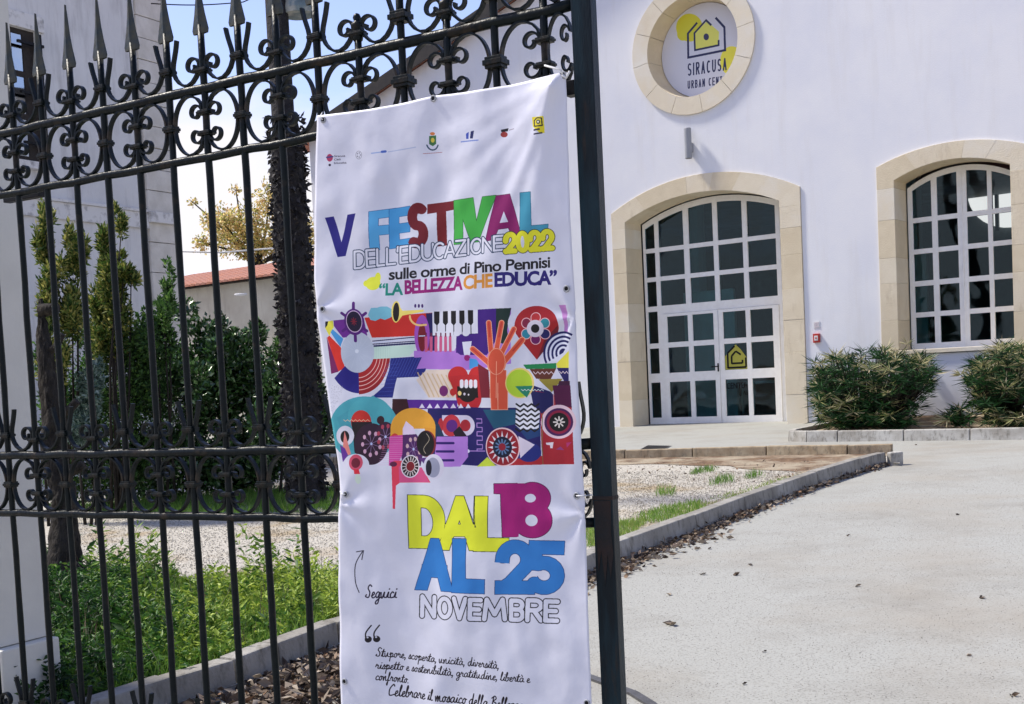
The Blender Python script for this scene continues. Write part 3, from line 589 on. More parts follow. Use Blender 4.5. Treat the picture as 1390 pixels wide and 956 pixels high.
mD, _, _ = print_mat('round_sign_print', cvd.image('round_sign'), .4)
mb = MB(); n = 48
Vv = [FW(OC + .865*math.cos(2*math.pi*i/n), OZ + .865*math.sin(2*math.pi*i/n), dpt) for dpt in (.42, .45) for i in range(n)]
mb.add(Vv, [tuple(range(n)), tuple(range(2*n - 1, n - 1, -1))] + [(i, (i + 1) % n, n + (i + 1) % n, n + i) for i in range(n)])
od = mb.obj('sign_panel', mD, ro_); uv = od.data.uv_layers.new(name='uv')
for lp in od.data.loops:
    q = od.data.vertices[lp.vertex_index].co - FP; u_, v_ = dT(q.dot(FD), q.z); uv.data[lp.index].uv = (u_/900, 1 - v_/900)
# joinery
def rect(a0, a1, z0, z1): return [(a0, z0), (a1, z0), (a1, z1), (a0, z1)]
def archrect(a0, a1, z0, par, n=8): return [(a0, z0), (a1, z0)] + [(a1 + (a0 - a1)*i/n, cz(a1 + (a0 - a1)*i/n, *par)) for i in range(n + 1)]
def pane(poly, d, root, m=None):
    mb = MB(); tlt = random.uniform(-.022, .022); cxp = sum(p[0] for p in poly)/len(poly)
    mb.prism(lambda a, z, dd: FW(a, z, dd + (a - cxp)*tlt), [(a + (.006 if a > cxp else -.006), z) for a, z in poly], d, d + .005); return mb.obj('pane', m or M['glass'], root)
DD = .60
parch = (1.50, 3.90, 4.235, DC)
cols = [(-1.655, -1.437), (-1.353, -.803), (-.696, -.177), (-.085, .424), (.518, 1.08), (1.165, 1.385)]
rowsU = [(2.353, 2.844), (2.93, 3.414)]; rowsL = [(.137, .84), (1.02, 1.52), (1.62, 2.13)]
P_f = [rect(a0, a1, z0, z1) for a0, a1 in cols for z0, z1 in rowsU] + [archrect(a0, a1, 3.499, parch) for a0, a1 in cols]
P_f += [rect(cols[k][0], cols[k][1], z0, z1) for k in (0, 5) for z0, z1 in ((.137, .84), (1.02, 1.52), (1.62, 2.25))]
Lf = [(-1.318, -.136), (-.124, 1.098)]
fo = archrect(-1.70, 1.41, -.03, (1.565, 3.98, 4.345, DC), 24)
dfm = plate('door_frame', fo, P_f + [rect(-1.322, 1.102, -.02, 2.19)], FW, DD, DD + .07, M['white_frame'], bld)
for p in P_f: pane(p, DD + .03, dfm)
lc = [((-1.227, -.771), (-.677, -.228)), ((-.033, .436), (.524, .973))]
for i, (l0, l1) in enumerate(Lf):
    hp = [rect(a0, a1, z0, z1) for a0, a1 in lc[i] for z0, z1 in rowsL]
    lf = plate('door_leaf', rect(l0, l1, -.008, 2.185), hp, FW, DD - .02, DD + .045, M['white_frame'], bld)
    for p in hp: pane(p, DD + .01, lf)
    if i == 0:
        mb = MB(); mb.box(FW, -.178, -.148, 1.0, 1.16, DD - .028, DD - .021); mb.tube([FW(-.163, 1.1, DD - .02), FW(-.163, 1.1, DD - .07), FW(-.285, 1.095, DD - .075)], .011); mb.obj('handle', M['black'], lf, bevel=.002)
    else:   # sticker with the house mark behind the leaf's panes
        mb = MB(); ylw = []
        mb.prism(FW, [(-.03, 1.025), (.432, 1.025), (.432, 1.22), (.30, 1.40), (.20, 1.50), (-.03, 1.28)], DD + .002, DD + .004, 0)
        st = mb.obj('sticker', M['yellow_st'], lf)
        mb = MB()
        def bar_(p, q, w_):
            v = Vector(q) - Vector(p); l_ = v.length; v /= l_; nn_ = Vector((-v.y, v.x))*w_/2
            mb.prism(FW, [tuple(Vector(p) - nn_), tuple(Vector(q) - nn_), tuple(Vector(q) + nn_), tuple(Vector(p) + nn_)], DD - .001, DD + .0015)
        for p, q in [((.03, 1.34), (.03, 1.05)), ((.03, 1.06), (.40, 1.06)), ((.40, 1.06), (.40, 1.24)), ((.11, 1.28), (.11, 1.13)), ((.11, 1.14), (.33, 1.14)), ((.33, 1.14), (.33, 1.2)), ((.03, 1.34), (.18, 1.47)), ((.11, 1.28), (.2, 1.37)), ((.2, 1.37), (.3, 1.3))]: bar_(p, q, .035)
        mb.obj('sticker_mark', M['black'], lf)
        cu = bpy.data.curves.new('t', 'FONT'); cu.body = 'CENTER'; cu.size = .16; cu.offset = .002; cu.extrude = .001; to = bpy.data.objects.new('t', cu); C.objects.link(to)
        me = bpy.data.meshes.new_from_object(to.evaluated_get(bpy.context.evaluated_depsgraph_get())); bpy.data.objects.remove(to)
        for v in me.vertices: v.co = FW(-.02 + v.co.x*.72, .66 + v.co.y*1.0, DD + .002 + v.co.z)
        me.materials.clear(); me.materials.append(M['black']); me.name = 'lettering'; put(bpy.data.objects.new('lettering', me), parent=lf)
WD = .55
wcols = [(3.58, 3.90), (3.99, 4.32), (4.47, 4.80), (4.87, 5.19)]; wrows = [(1.308, 1.757), (1.842, 2.292), (2.38, 2.843), (2.925, 3.378)]
warch = (.86, 3.90, 4.155, WC)
wp = [rect(a0, a1, z0, z1) for a0, a1 in wcols for z0, z1 in wrows] + [archrect(a0, a1, 3.46, warch) for a0, a1 in wcols]
wf = plate('window', archrect(3.505, 5.275, 1.19, (.885, 3.98, 4.245, WC), 20), wp, FW, WD, WD + .07, M['white_frame'], bld)
for p in wp: pane(p, WD + .03, wf)
mb = MB(); mb.box(FW, 4.385, 4.405, 1.2, 4.2, WD - .012, WD - .001); mb.obj('meeting_bead', M['white_frame'], wf, bevel=.003)
# interior seen through the glass
mb = MB(); mb.box(FW, -9.8, 10.6, -.06, -.015, .66, 12); mb.obj('room_floor', M['room_floor'], bld)
mb = MB(); mb.box(FW, -9.8, 10.6, -.01, 6.3, 11.8, 12.0); mb.obj('room_wall', M['dark_room'], bld)
mb = MB(); mb.box(FW, -9.8, 10.6, 5.0, 5.1, .66, 11.8); mb.obj('room_ceiling', M['dark_room'], bld)
for a, d_ in ((-2.4, 4), (1.9, 5.5), (.9, 8), (5.8, 6), (7.6, 3.2), (3.4, 9)):
    mb = MB(); mb.box(FW, a - .18, a + .18, -.01, 4.98, d_, d_ + .36); mb.obj('pillar', M['grey_stucco'], bld)
for a, d_, h_ in ((-.4, 3, .75), (1.2, 4.2, .75), (5.2, 3, 1.0), (6.6, 4.4, .9)):
    mb = MB(); mb.box(FW, a - .5, a + .5, h_ - .05, h_, d_, d_ + .7); 
    for u in (-.46, .42):
        for v in (.03, .62): mb.box(FW, a + u, a + u + .04, -.01, h_ - .051, d_ + v, d_ + v + .04)
    mb.obj('desk', M['cream_wall'], bld)
for a0_, a1_, z1_, d_, mm_ in ((-1.9, -.75, 2.7, 2.6, 'cream_wall'), (.35, 1.1, 2.3, 3.4, 'grey_stucco'), (.9, 2.4, 3.2, 5, 'cream_wall'), (4.7, 5.9, 3.0, 2.8, 'cream_wall'), (6.4, 7.4, 2.4, 4, 'grey_stucco')):
    mb = MB(); mb.box(FW, a0_, a1_, -.01, z1_, d_, d_ + .1); mb.obj('partition', M[mm_], bld)
# far daylit round-headed light, seen through the arched window's top panes
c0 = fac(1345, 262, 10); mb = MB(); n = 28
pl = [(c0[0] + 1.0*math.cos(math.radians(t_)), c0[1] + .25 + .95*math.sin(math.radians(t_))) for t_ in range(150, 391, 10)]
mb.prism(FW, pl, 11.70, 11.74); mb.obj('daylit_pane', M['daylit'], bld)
for da in (-.3, .25):
    mb = MB(); mb.box(FW, c0[0] + da - .04, c0[0] + da + .04, c0[1] - .75, c0[1] + 1.0, 11.6, 11.69); mb.obj('glazing_bar', M['black'], bld)
mb = MB(); mb.box(FW, c0[0] - 1, c0[0] + 1, c0[1] + .34, c0[1] + .42, 11.6, 11.69); mb.obj('glazing_bar', M['black'], bld)
# fittings on the wall
wl = empty('wall_lamp', FW(-.235, 5.28, -.1), 'grey cylinder lamp on the white wall between round window and door arch', 'wall lamp')
mb = MB(); cc = FW(-.25, 5.0, -.13); mb.lathe(cc, [(.055, .02), (.062, 0), (.066, .01), (.066, .55), (.062, .56), (.055, .54)], 20); mb.obj('lamp_body', M['lamp_grey'], wl, smooth=False)
mb = MB(); mb.box(FW, -.29, -.21, 5.12, 5.30, -.07, -.001); mb.obj('bracket', M['lamp_grey'], wl, bevel=.006)
fa_ = empty('fire_alarm', FW(2.045, 1.505, -.03), 'small red fire alarm call point on the white wall', 'fire alarm')
mb = MB(); mb.box(FW, 1.985, 2.105, 1.425, 1.585, -.05, -.001); mb.obj('housing', M['red'], fa_, bevel=.008)
mb = MB(); mb.box(FW, 2.012, 2.078, 1.462, 1.548, -.056, -.0505); mb.obj('glass_face', M['white_pl'], fa_, bevel=.003)
mb = MB(); mb.lathe((0, 0, 0), [(.016, 0), (.016, .004)], 12); mb.v = [tuple(FW(2.045 + x_, 1.505 + y_, -.0565 - z_)) for x_, y_, z_ in mb.v]; mb.obj('button', M['red'], fa_)
as_ = empty('alarm_sign', FW(2.045, 1.74, -.01), 'small faded square sign above the red fire alarm', 'sign')
mb = MB(); mb.box(FW, 1.99, 2.10, 1.685, 1.80, -.008, -.001); mb.obj('plate', M['white_pl'], as_)
for z_ in (1.70, 1.732, 1.764):
    mb = MB(); mb.box(FW, 2.0, 2.09, z_, z_ + .018, -.0105, -.0085); mb.obj('printed_bar', M['pinkish'], as_)
# ================================================================== IRON GATE
A0, SP = .233, .1568
gate = empty('iron_gate', GW(1.2, .06), 'tall dark wrought iron gate with spearheads and scrollwork bands', 'gate')
ZT = [(2.513, 2.288), (1.305, 1.083), (.264, .044)]       # three bands: upper and lower rail
GR = Matrix(((GD.x, GN.x, 0, 0), (GD.y, GN.y, 0, 0), (0, 0, 1, 0), (0, 0, 0, 1)))
def gmat(a, z, d=0, fx=1, fz=1, sx=1): return Matrix.Translation(GW(a, z, d)) @ GR @ Matrix.Diagonal((fx*sx, 1, fz, 1))
for zu, zl in ZT:
    for i, z in enumerate((zu, zl)):
        mb = MB(); n = 46; P = []
        for j in range(n): u = -1.2 + (2.52 + 1.2)*j/(n - 1); P.append(GW(u, z + .0016*math.sin(j*1.7) + .001*math.sin(j*4.1), 0))
        mb.tube(P, .0165 if i == 0 else .0145, 10); mb.obj('rail', M['iron'], gate, smooth=True)
# bar with slight unevenness
def make_bar(seed, top):
    rnd = random.Random(seed); mb = MB(); n = 22; P = []; r = []
    for j in range(n):
        z = .03 + (top - .03)*j/(n - 1); P.append((rnd.uniform(-.0016, .0016), rnd.uniform(-.0012, .0012), z)); r.append(.0118*(1 + rnd.uniform(-.06, .05)))
    mb.tube([Vector(p) for p in P], r, 8); return mb.mesh('bar', M['iron'], True)
bars_t = [make_bar(i, 2.72) for i in range(4)]; bars_s = [make_bar(i + 9, 2.585) for i in range(2)]
def make_spear():
    mb = MB(); O = [(0, .21), (.005, .17), (.012, .10), (.021, .05), (.033, .0), (.030, -.013), (.020, .004), (.013, .014), (.011, -.03)]
    th = lambda z: .004 + .007*max(0, 1 - abs(z - .03)/.2)
    V = []; m_ = len(O)
    for x, z in O: V += [(x, -.0035, z), (x, .0035, z), (-x, -.0035, z), (-x, .0035, z)]
    cs = [(0, -th(z), z) for x, z in O] + [(0, th(z), z) for x, z in O]
    b = len(V); V += cs; Fs = []
    for i in range(m_ - 1):
        j = i + 1
        Fs += [(4*i, 4*j, b + j, b + i), (4*i + 2, b + i, b + j, 4*j + 2), (4*i + 1, b + m_ + i, b + m_ + j, 4*j + 1), (4*i + 3, 4*j + 3, b + m_ + j, b + m_ + i), (4*i, 4*i + 1, 4*j + 1, 4*j), (4*i + 2, 4*j + 2, 4*j + 3, 4*i + 3)]
    mb.add(V, Fs); return mb.mesh('spearhead', M['spear'])
spear = make_spear()
def make_collar(w_, h_, d_, lip=.003):
    mb = MB(); f = lambda a, z, d: Vector((a, d, z))
    mb.box(f, -w_, w_, -h_, h_, -d_, d_); mb.box(f, -w_ - lip, w_ + lip, -h_*.45, h_*.45, -d_ - lip, d_ + lip)
    return mb.mesh('collar', M['iron'], bevel=.002)
colF, colC, colB = make_collar(.021, .011, .018), make_collar(.023, .008, .017), make_collar(.026, .017, .021, .005)
capm = MB(); capm.lathe((0, 0, 0), [(.014, -.05), (.0165, -.04), (.0165, -.012), (.020, -.008), (.020, .002), (.012, .006), (.010, .012), (.013, .02), (.009, .03), (.001, .034)], 10); capm = capm.mesh('cap', M['iron'], True)
def spiral(cx_, cz_, r0, r1, a0, turns, n=26): return [(cx_ + (r0 + (r1 - r0)*(i/n)**1.1)*math.cos(a0 + turns*2*math.pi*i/n), cz_ + (r0 + (r1 - r0)*(i/n)**1.1)*math.sin(a0 + turns*2*math.pi*i/n)) for i in range(n + 1)]
def ribbon(name, P, wd0, dep=.009, taper=(1, 1)):
    """flat bar bent on edge: section wd x 2*dep, thinner towards its ends; local x,z in the gate plane"""
    P = [Vector((p[0], p[1])) for p in P]; mb = MB(); V = []; n = len(P)
    for i, p in enumerate(P):
        t = (P[min(i + 1, n - 1)] - P[max(i - 1, 0)]); t = t.normalized() if t.length > 1e-9 else Vector((1, 0)); nr = Vector((-t.y, t.x)); f = i/(n - 1); w_ = wd0*(taper[0] + (1 - taper[0])*min(1, f/.25))*(taper[1] + (1 - taper[1])*min(1, (1 - f)/.25))*.5
        for sgn, dd in ((1, -1), (1, 1), (-1, 1), (-1, -1)): q = p + nr*w_*sgn; V.append((q.x, dd*dep, q.y))
    mb.add(V, [(i*4 + k, i*4 + (k + 1) % 4, i*4 + 4 + (k + 1) % 4, i*4 + 4 + k) for i in range(n - 1) for k in range(4)] + [(3, 2, 1, 0), (n*4 - 4, n*4 - 3, n*4 - 2, n*4 - 1)])
    return mb.mesh(name, M['iron'], bevel=0)
H = SP
# C scroll between the rails. local x: 0 at the C bar, H at the F bar; z: 0 mid, half gap = g
def c_scroll(g):
    rs = .030; cx_ = .012 + rs; cz_ = .037
    top = spiral(cx_, cz_, rs, .009, math.pi*.5 + math.pi*.5, -1.05)[::-1]      # ends at left side of the spiral heading up
    # big bow from left-side of the spiral up to the rail, round to F bar and back
    bow = []
    for i in range(33):
        t = math.pi*(1 - i/32.0) - math.pi/2          # +90 .. -90 degrees
        bow.append((.058 + (H - .018 - .058)*math.cos(t)**.9 if math.cos(t) > 0 else .058, (g - .012)*math.sin(t)))
    lead = [(cx_ - rs, cz_ + .006), (cx_ - rs + .001, cz_ + .03), (cx_ - rs + .010, g - .022)]
    up = top + lead + bow[1:-1] + [(x, -z) for x, z in lead[::-1]] + [(x, -z) for x, z in top[::-1]]
    return up
def smooth(P, it=2):
    P = [Vector(p) for p in P]
    for _ in range(it): P = [P[0]] + [(P[i - 1] + P[i]*2 + P[i + 1])/4 for i in range(1, len(P) - 1)] + [P[-1]]
    return [(p.x, p.y) for p in P]
# S scroll above the rail with its prong: spiral by the C bar, dips to the rail, rises to the F collar, bends out
def s_scroll():
    rs = .032; cx_ = .012 + rs; cz_ = .078
    sp_ = spiral(cx_, cz_, rs, .010, math.pi, -1.05)[::-1]
    P = sp_ + [(cx_ - rs + .0, cz_ - .012)] + [(.030, .040), (.045, .024), (.066, .014), (.088, .017), (.108, .030), (.124, .050), (.133, .070), (.134, .086), (.129, .104), (.121, .124), (.115, .142), (.110, .162), (.108, .176)]
    return P
def s_scroll2():
    P = s_scroll(); rs = .028
    return P
scr = [ribbon('scroll', smooth(c_scroll(.1125)), .0066), ribbon('scroll', smooth(c_scroll(.111)), .0066)]
scs = ribbon('scroll', smooth(s_scroll()), .0074, taper=(1, 1))
for k in range(-4, 15):
    a = A0 + SP*k; isF = (k % 2 != 0); tall = isF or k < 10
    o = inst(random.choice(bars_t if tall else bars_s), 'bar', gmat(a, 0), gate)
    if tall: inst(spear, 'spearhead', gmat(a, 2.705 + random.uniform(-.003, .003)), o)
    else: inst(capm, 'cap', gmat(a, 2.60), o)
    for b, (zu, zl) in enumerate(ZT):
        if isF:
            inst(colF if not (k > 9 and b == 0) else colB, 'collar', gmat(a, zu + .078, 0), o); inst(colF if not (k > 9 and b == 0) else colB, 'collar', gmat(a, (zu + zl)/2, 0), o)
        else:
            inst(colC, 'collar', gmat(a, zu + .058, 0), o); inst(colC, 'collar', gmat(a, (zu + zl)/2 + .034, 0), o); inst(colC, 'collar', gmat(a, (zu + zl)/2 - .034, 0), o)
            for fx in (-1, 1):
                sx = 1 if not (k == 14 and fx == 1) else .52
                if k == -4 and fx == -1: continue
                inst(scs, 'scroll', gmat(a, zu, 0, fx, 1, sx), gate); inst(scr[b > 0], 'scroll', gmat(a, (zu + zl)/2, 0, fx, 1, sx) if sx == 1 else gmat(2.515, (zu + zl)/2, 0, -1, 1, .56), gate)
# end post: square tube with a rusty weld band and brackets
mb = MB(); mb.box(GW, 2.521, 2.580, .02, 3.25, -.022, .020); po = mb.obj('end_post', M['post'], gate, bevel=.003)
mb = MB(); mb.box(GW, 2.5195, 2.5815, 1.150, 1.162, -.0238, .0218); mb.obj('weld_seam', M['post_rust'], po, bevel=.003)
mb = MB(); mb.prism(GW, [(2.526, 1.148), (2.576, 1.148), (2.573, 1.06), (2.577, 1.0), (2.566, .93), (2.56, 1.0), (2.549, .91), (2.541, 1.01), (2.531, .95), (2.527, 1.05)], -.0235, -.0221); mb.obj('rust_patch', M['post_rust'], po)
for z_ in (2.288,): 
    mb = MB(); mb.box(GW, 2.49, 2.5205, z_ - .02, z_ + .02, -.02, .02); mb.obj('bracket', M['black'], gate, bevel=.002)
# tack ring on a long bar
mb = MB(); q = gat(327, 400); mb.tube([GW(q[0] + .019*math.cos(t_*math.pi/8), q[1], .019*math.sin(t_*math.pi/8)) for t_ in range(17)], .003, 6); mb.obj('wire_ring', M['string'], gate)
# ================================================================== BANNER: print
BX0, BY0, KS = 418, 85, 4
def bT(x, y): return ((x - BX0)*KS, (y - BY0)*KS)
cv = Canvas(396*KS, 890*KS, bT, (214, 214, 224), k=KS)
cA = lambda x, y: (430 + x/6.826, 400 + y/6.826)
cB = lambda x, y: (600 + x/6.83, 400 + y/6.83)
cC = lambda x, y: (440 + x/5.311, 520 + y/5.311)
cD = lambda x, y: (600 + x/5.975, 520 + y/5.975)
cE = lambda x, y: (450 + x/3.971, 640 + y/3.971)
cF = lambda x, y: (430 + x/3.757, 240 + y/3.757)
cT = lambda x, y: (420 + x/3.658, 80 + y/3.658)
cQ = lambda x, y: (450 + x/3.861, 820 + y/3.861)
def pol(c, pts, col, al=1): cv.poly([c(*p) for p in pts], col, al)
def ell(c, x, y, rx, ry, col, al=1, **k): s_ = c(1, 0)[0] - c(0, 0)[0]; X, Y = c(x, y); cv.ell(X, Y, rx*s_, ry*s_, col, al, **k)
def stk(c, pts, wd, col, capst='round', al=1): s_ = c(1, 0)[0] - c(0, 0)[0]; cv.stroke([c(*p) for p in pts], wd*s_, col, capst, al)
# --- mural: ground colours
NAVY, RED, DRED, PUR, LIL, TEAL, YEL = (22, 22, 84), (205, 42, 34), (120, 18, 34), (92, 30, 130), (176, 120, 205), (60, 150, 160), (232, 222, 70)
pol(cA, [(90, 250), (450, 215), (1100, 165), (1297, 160), (1297, 700), (1000, 700), (960, 770), (740, 775), (640, 956), (400, 956), (140, 740)], (214, 214, 224))
pol(cA, [(455, 215), (1100, 165), (1120, 560), (1010, 560), (1010, 380), (510, 400)], RED)
pol(cA, [(1010, 175), (1075, 170), (1110, 560), (1040, 565)], NAVY)
pol(cB, [(-260, 520), (120, 520), (340, 140), (655, 125), (650, 640), (300, 700), (-260, 690)], LIL)
pol(cB, [(340, 140), (515, 130), (520, 420), (430, 560), (135, 560), (140, 370), (335, 360)], (62, 20, 120))
pol(cB, [(515, 130), (655, 125), (620, 330), (640, 470), (520, 440)], (14, 42, 36))
pol(cB, [(1075, 98), (1148, 95), (1165, 380), (1120, 370), (1125, 240)], (190, 130, 190))
# guitar neck, disc, rays
pol(cA, [(160, 240), (450, 215), (470, 380), (250, 400), (165, 290)], (110, 36, 140))
pol(cA, [(95, 250), (155, 240), (165, 300), (130, 385), (90, 310)], YEL); pol(cA, [(88, 250), (112, 248), (108, 285), (92, 310)], (20, 18, 20))
pol(cA, [(155, 320), (255, 410), (230, 485), (140, 350)], (70, 150, 205)); pol(cA, [(130, 380), (235, 490), (270, 680), (205, 715), (108, 400)], (222, 48, 36)); pol(cA, [(103, 395), (210, 715), (140, 735)], (120, 26, 90))
ell(cA, 400, 520, 300, 395, (28, 22, 120), a0=90, a1=140)
for i, (r, cl) in enumerate([(292, (150, 24, 30)), (262, (240, 180, 170)), (256, (160, 26, 30)), (232, (240, 190, 180)), (226, (160, 26, 30)), (202, (240, 190, 180)), (196, (165, 28, 30)), (172, (240, 190, 180)), (166, (170, 30, 32))]):
    ell(cA, 385, 560, r, r*1.25, cl, a0=0, a1=88)
pol(cA, [(680, 590), (1000, 570), (1025, 640), (985, 760), (745, 772), (700, 956), (500, 956), (620, 850), (670, 700)], (24, 34, 120))
for i in range(12): stk(cA, [(690 + i*26, 590), (640 + i*26 - 30, 760)], 3, (90, 110, 190), al=.7)
for i in range(9): stk(cA, [(560 + i*10, 940 - i*36), (700 + i*8, 930 - i*36)], 3, (90, 110, 190), al=.6)
pol(cA, [(505, 485), (915, 465), (905, 520), (860, 570), (680, 590), (480, 600)], (196, 222, 205))
for i in range(9): stk(cA, [(500 + i*22, 490), (500 + i*22, 590)], 4, (176, 206, 190), al=.7)
ell(cA, 380, 535, 145, 190, (190, 198, 210)); 
for i in range(16): stk(cA, [(375, 530), (375 + 135*math.cos(i*.393), 530 + 175*math.sin(i*.393))], 3, (205, 212, 222), al=.6)
ell(cA, 372, 525, 16, 18, (225, 230, 236))
for k_ in range(4): stk(cA, [(512, 432 + k_*14), (1010, 386 + k_*20)], 9 if k_ % 2 == 0 else 7, (24, 32, 80) if k_ % 2 == 0 else (200, 210, 230), 'butt')
stk(cA, [(520, 478), (1010, 444)], 16, (24, 32, 80), 'butt')
ell(cA, 975, 380, 68, 190, (160, 80, 180)); ell(cA, 975, 400, 36, 132, DRED); stk(cA, [(950, 385), (1012, 382)], 10, (200, 210, 230))
pol(cA, [(900, 520), (1130, 540), (1100, 575), (905, 585)], LIL)
# ship wheel
for t_ in (0, 62, 118, 180, 242, 298):
    a = math.radians(t_ - 90); stk(cA, [(360, 255), (360 + 125*math.cos(a), 255 + 175*math.sin(a))], 26, (84, 24, 116))
ell(cA, 360, 255, 92, 122, (84, 24, 116)); ell(cA, 360, 250, 74, 102, (220, 190, 220)); ell(cA, 360, 250, 68, 94, (26, 14, 50))
for t_ in range(0, 360, 45): stk(cA, [(358, 250), (358 + 26*math.cos(math.radians(t_)), 250 + 34*math.sin(math.radians(t_)))], 8, (130, 24, 50))
# lips cloud, trumpet
pol(cA, [(490, 190), (520, 125), (575, 122), (600, 112), (660, 110), (750, 165), (690, 215), (640, 235), (600, 222), (555, 245), (510, 235)], (122, 190, 205))
ell(cA, 740, 160, 40, 100, (244, 222, 110)); pol(cA, [(760, 100), (800, 150), (990, 140), (990, 158), (800, 195), (760, 250)], (244, 222, 110)); ell(cA, 742, 162, 28, 88, (24, 16, 12))
cv.stroke([cA(*p) for p in arc(960, 200, 95, 85, 180, 90, 10)] + [cA(1010, 280)], 2.6, (244, 200, 120))
for x_ in (912, 945, 978): ell(cA, x_, 105, 10, 18, (60, 24, 100))
# piano keys and the lilac comb
pol(cB, [(-90, 160), (345, 140), (345, 360), (-90, 380)], (222, 222, 230))
for i in range(5):
    x_ = -75 + i*82; pol(cB, [(x_, 158 - i*3), (x_ + 50, 157 - i*3), (x_ + 50, 260), (x_ + 30, 285), (x_ + 30, 370), (x_ + 22, 370), (x_ + 22, 285), (x_, 262)], (14, 12, 16))
for i in range(4): ell(cB, 62 + i*84 - 84*1, 358, 34, 28, (222, 222, 230))
for i in range(6):
    x_ = -150 + i*46; stk(cB, [(x_, 395), (x_, 520)], 26, (205, 90, 130), 'round'); stk(cB, [(x_, 360), (x_, 385)], 14, (110, 20, 60))
pol(cB, [(-170, 540), (150, 540), (240, 600), (240, 660), (-240, 690)], LIL)
pol(cB, [(195, 440), (285, 432), (270, 560), (215, 560)], (220, 220, 230)); ell(cB, 243, 587, 28, 28, (150, 24, 110))
pol(cB, [(265, 590), (330, 600), (370, 660), (262, 690)], (70, 150, 210))
# tan stripes
pol(cA, [(920, 790), (1010, 700), (1297, 690), (1297, 956), (1030, 956)], (226, 208, 190))
for i in range(8): stk(cA, [(930 + i*45, 720 + i*4), (1040 + i*45, 950)], 12, (206, 176, 130), 'butt', .8)
ell(cA, 1175, 893, 42, 50, (110, 30, 100)); ell(cA, 1262, 905, 28, 34, (190, 40, 40))
# right: pin with flower, target rings
ell(cB, 870, 270, 245, 190, (214, 212, 222)); pol(cB, [(640, 380), (1110, 380), (900, 640)], (214, 212, 222))
ell(cB, 880, 290, 195, 185, (168, 30, 34)); pol(cB, [(695, 360), (1065, 360), (885, 605)], (168, 30, 34)); pol(cB, [(885, 605), (1065, 360), (1070, 280), (950, 420)], (110, 22, 34))
for i, cl in enumerate([(190, 50, 50), (50, 140, 150), (30, 30, 90), (110, 22, 90), (40, 130, 150), (130, 30, 60)]):
    a = math.radians(-90 + 60*i); X, Y = 875 + 95*math.cos(a), 315 + 100*math.sin(a); ell(cB, X, Y, 46, 50, (240, 190, 190)); ell(cB, X, Y, 39, 43, cl)
ell(cB, 873, 315, 76, 80, (214, 206, 214)); ell(cB, 873, 315, 38, 40, (16, 14, 16))
pol(cB, [(940, 600), (1000, 420), (1170, 360), (1175, 640)], (222, 222, 232))
for i, r in enumerate(range(190, 20, -19)): ell(cB, 1120, 540, r*.95, r*1.05, NAVY if i % 2 == 0 else (224, 224, 234), a0=150, a1=300)
pol(cB, [(1060, 640), (1172, 520), (1175, 680), (1070, 680)], YEL)
pol(cB, [(760, 650), (1060, 635), (1060, 685), (790, 690)], (24, 130, 70)); pol(cB, [(820, 690), (1060, 685), (1010, 790), (880, 780)], (96, 46, 30))
pol(cB, [(900, 785), (1120, 780), (1020, 905)], (150, 134, 50)); pol(cB, [(1065, 680), (1175, 680), (1175, 800), (1130, 800)], (30, 26, 90)); pol(cB, [(1090, 800), (1185, 800), (1185, 956), (1040, 956)], (60, 12, 50))
pol(cB, [(850, 840), (1010, 900), (1050, 956), (840, 956)], (22, 24, 84))
cv.stroke([cB(855 + i*20, 715 + (i % 2)*22) for i in range(11)], .9, (226, 206, 206)); cv.stroke([cB(1090 + i*16, 712 + (i % 2)*20) for i in range(6)], .9, (226, 206, 206))
# red heart lips and mouth
ell(cB, 155, 755, 95, 90, (196, 38, 38)); ell(cB, 350, 760, 95, 95, (196, 38, 38)); pol(cB, [(60, 760), (250, 740), (450, 760), (420, 956), (140, 956)], (186, 34, 36))
ell(cD, 225, 110, 110, 130, (186, 30, 40)); pol(cB, [(145, 850), (345, 850), (350, 956), (145, 956)], (16, 10, 12)); ell(cD, 215, 85, 80, 70, (16, 10, 12))
for i in range(4): stk(cB, [(188 + i*45, 805), (188 + i*45, 850)], 36, (232, 228, 232))
ell(cB, 168, 915, 18, 22, (238, 208, 130)); ell(cB, 215, 922, 11, 13, (210, 200, 210)); ell(cB, 255, 928, 8, 9, (225, 215, 215))
pol(cB, [(345, 640), (450, 700), (470, 956), (380, 956)], (120, 24, 40))
# navy lower right field
pol(cD, [(340, 200), (800, 200), (810, 660), (270, 672), (-120, 640), (-120, 190), (110, 190)], (26, 20, 92)); pol(cD, [(345, 215), (600, 215), (620, 330), (430, 370)], (26, 84, 110)); pol(cD, [(600, 330), (800, 340), (800, 430), (700, 460)], (24, 60, 110))
pol(cD, [(760, 60), (1045, 130), (1068, 660), (820, 662), (800, 250)], (170, 34, 46)); pol(cD, [(720, 60), (900, 90), (900, 180), (810, 250), (740, 170)], (22, 24, 84)); pol(cD, [(900, 20), (1040, 20), (1050, 200), (920, 180)], (80, 14, 60))
pol(cD, [(560, 620), (820, 590), (830, 662), (540, 668)], (176, 36, 46))
ell(cD, 710, 560, 100, 80, (30, 42, 120)); 
pol(cD, [(370, 600), (440, 672), (280, 680)], (196, 214, 60))
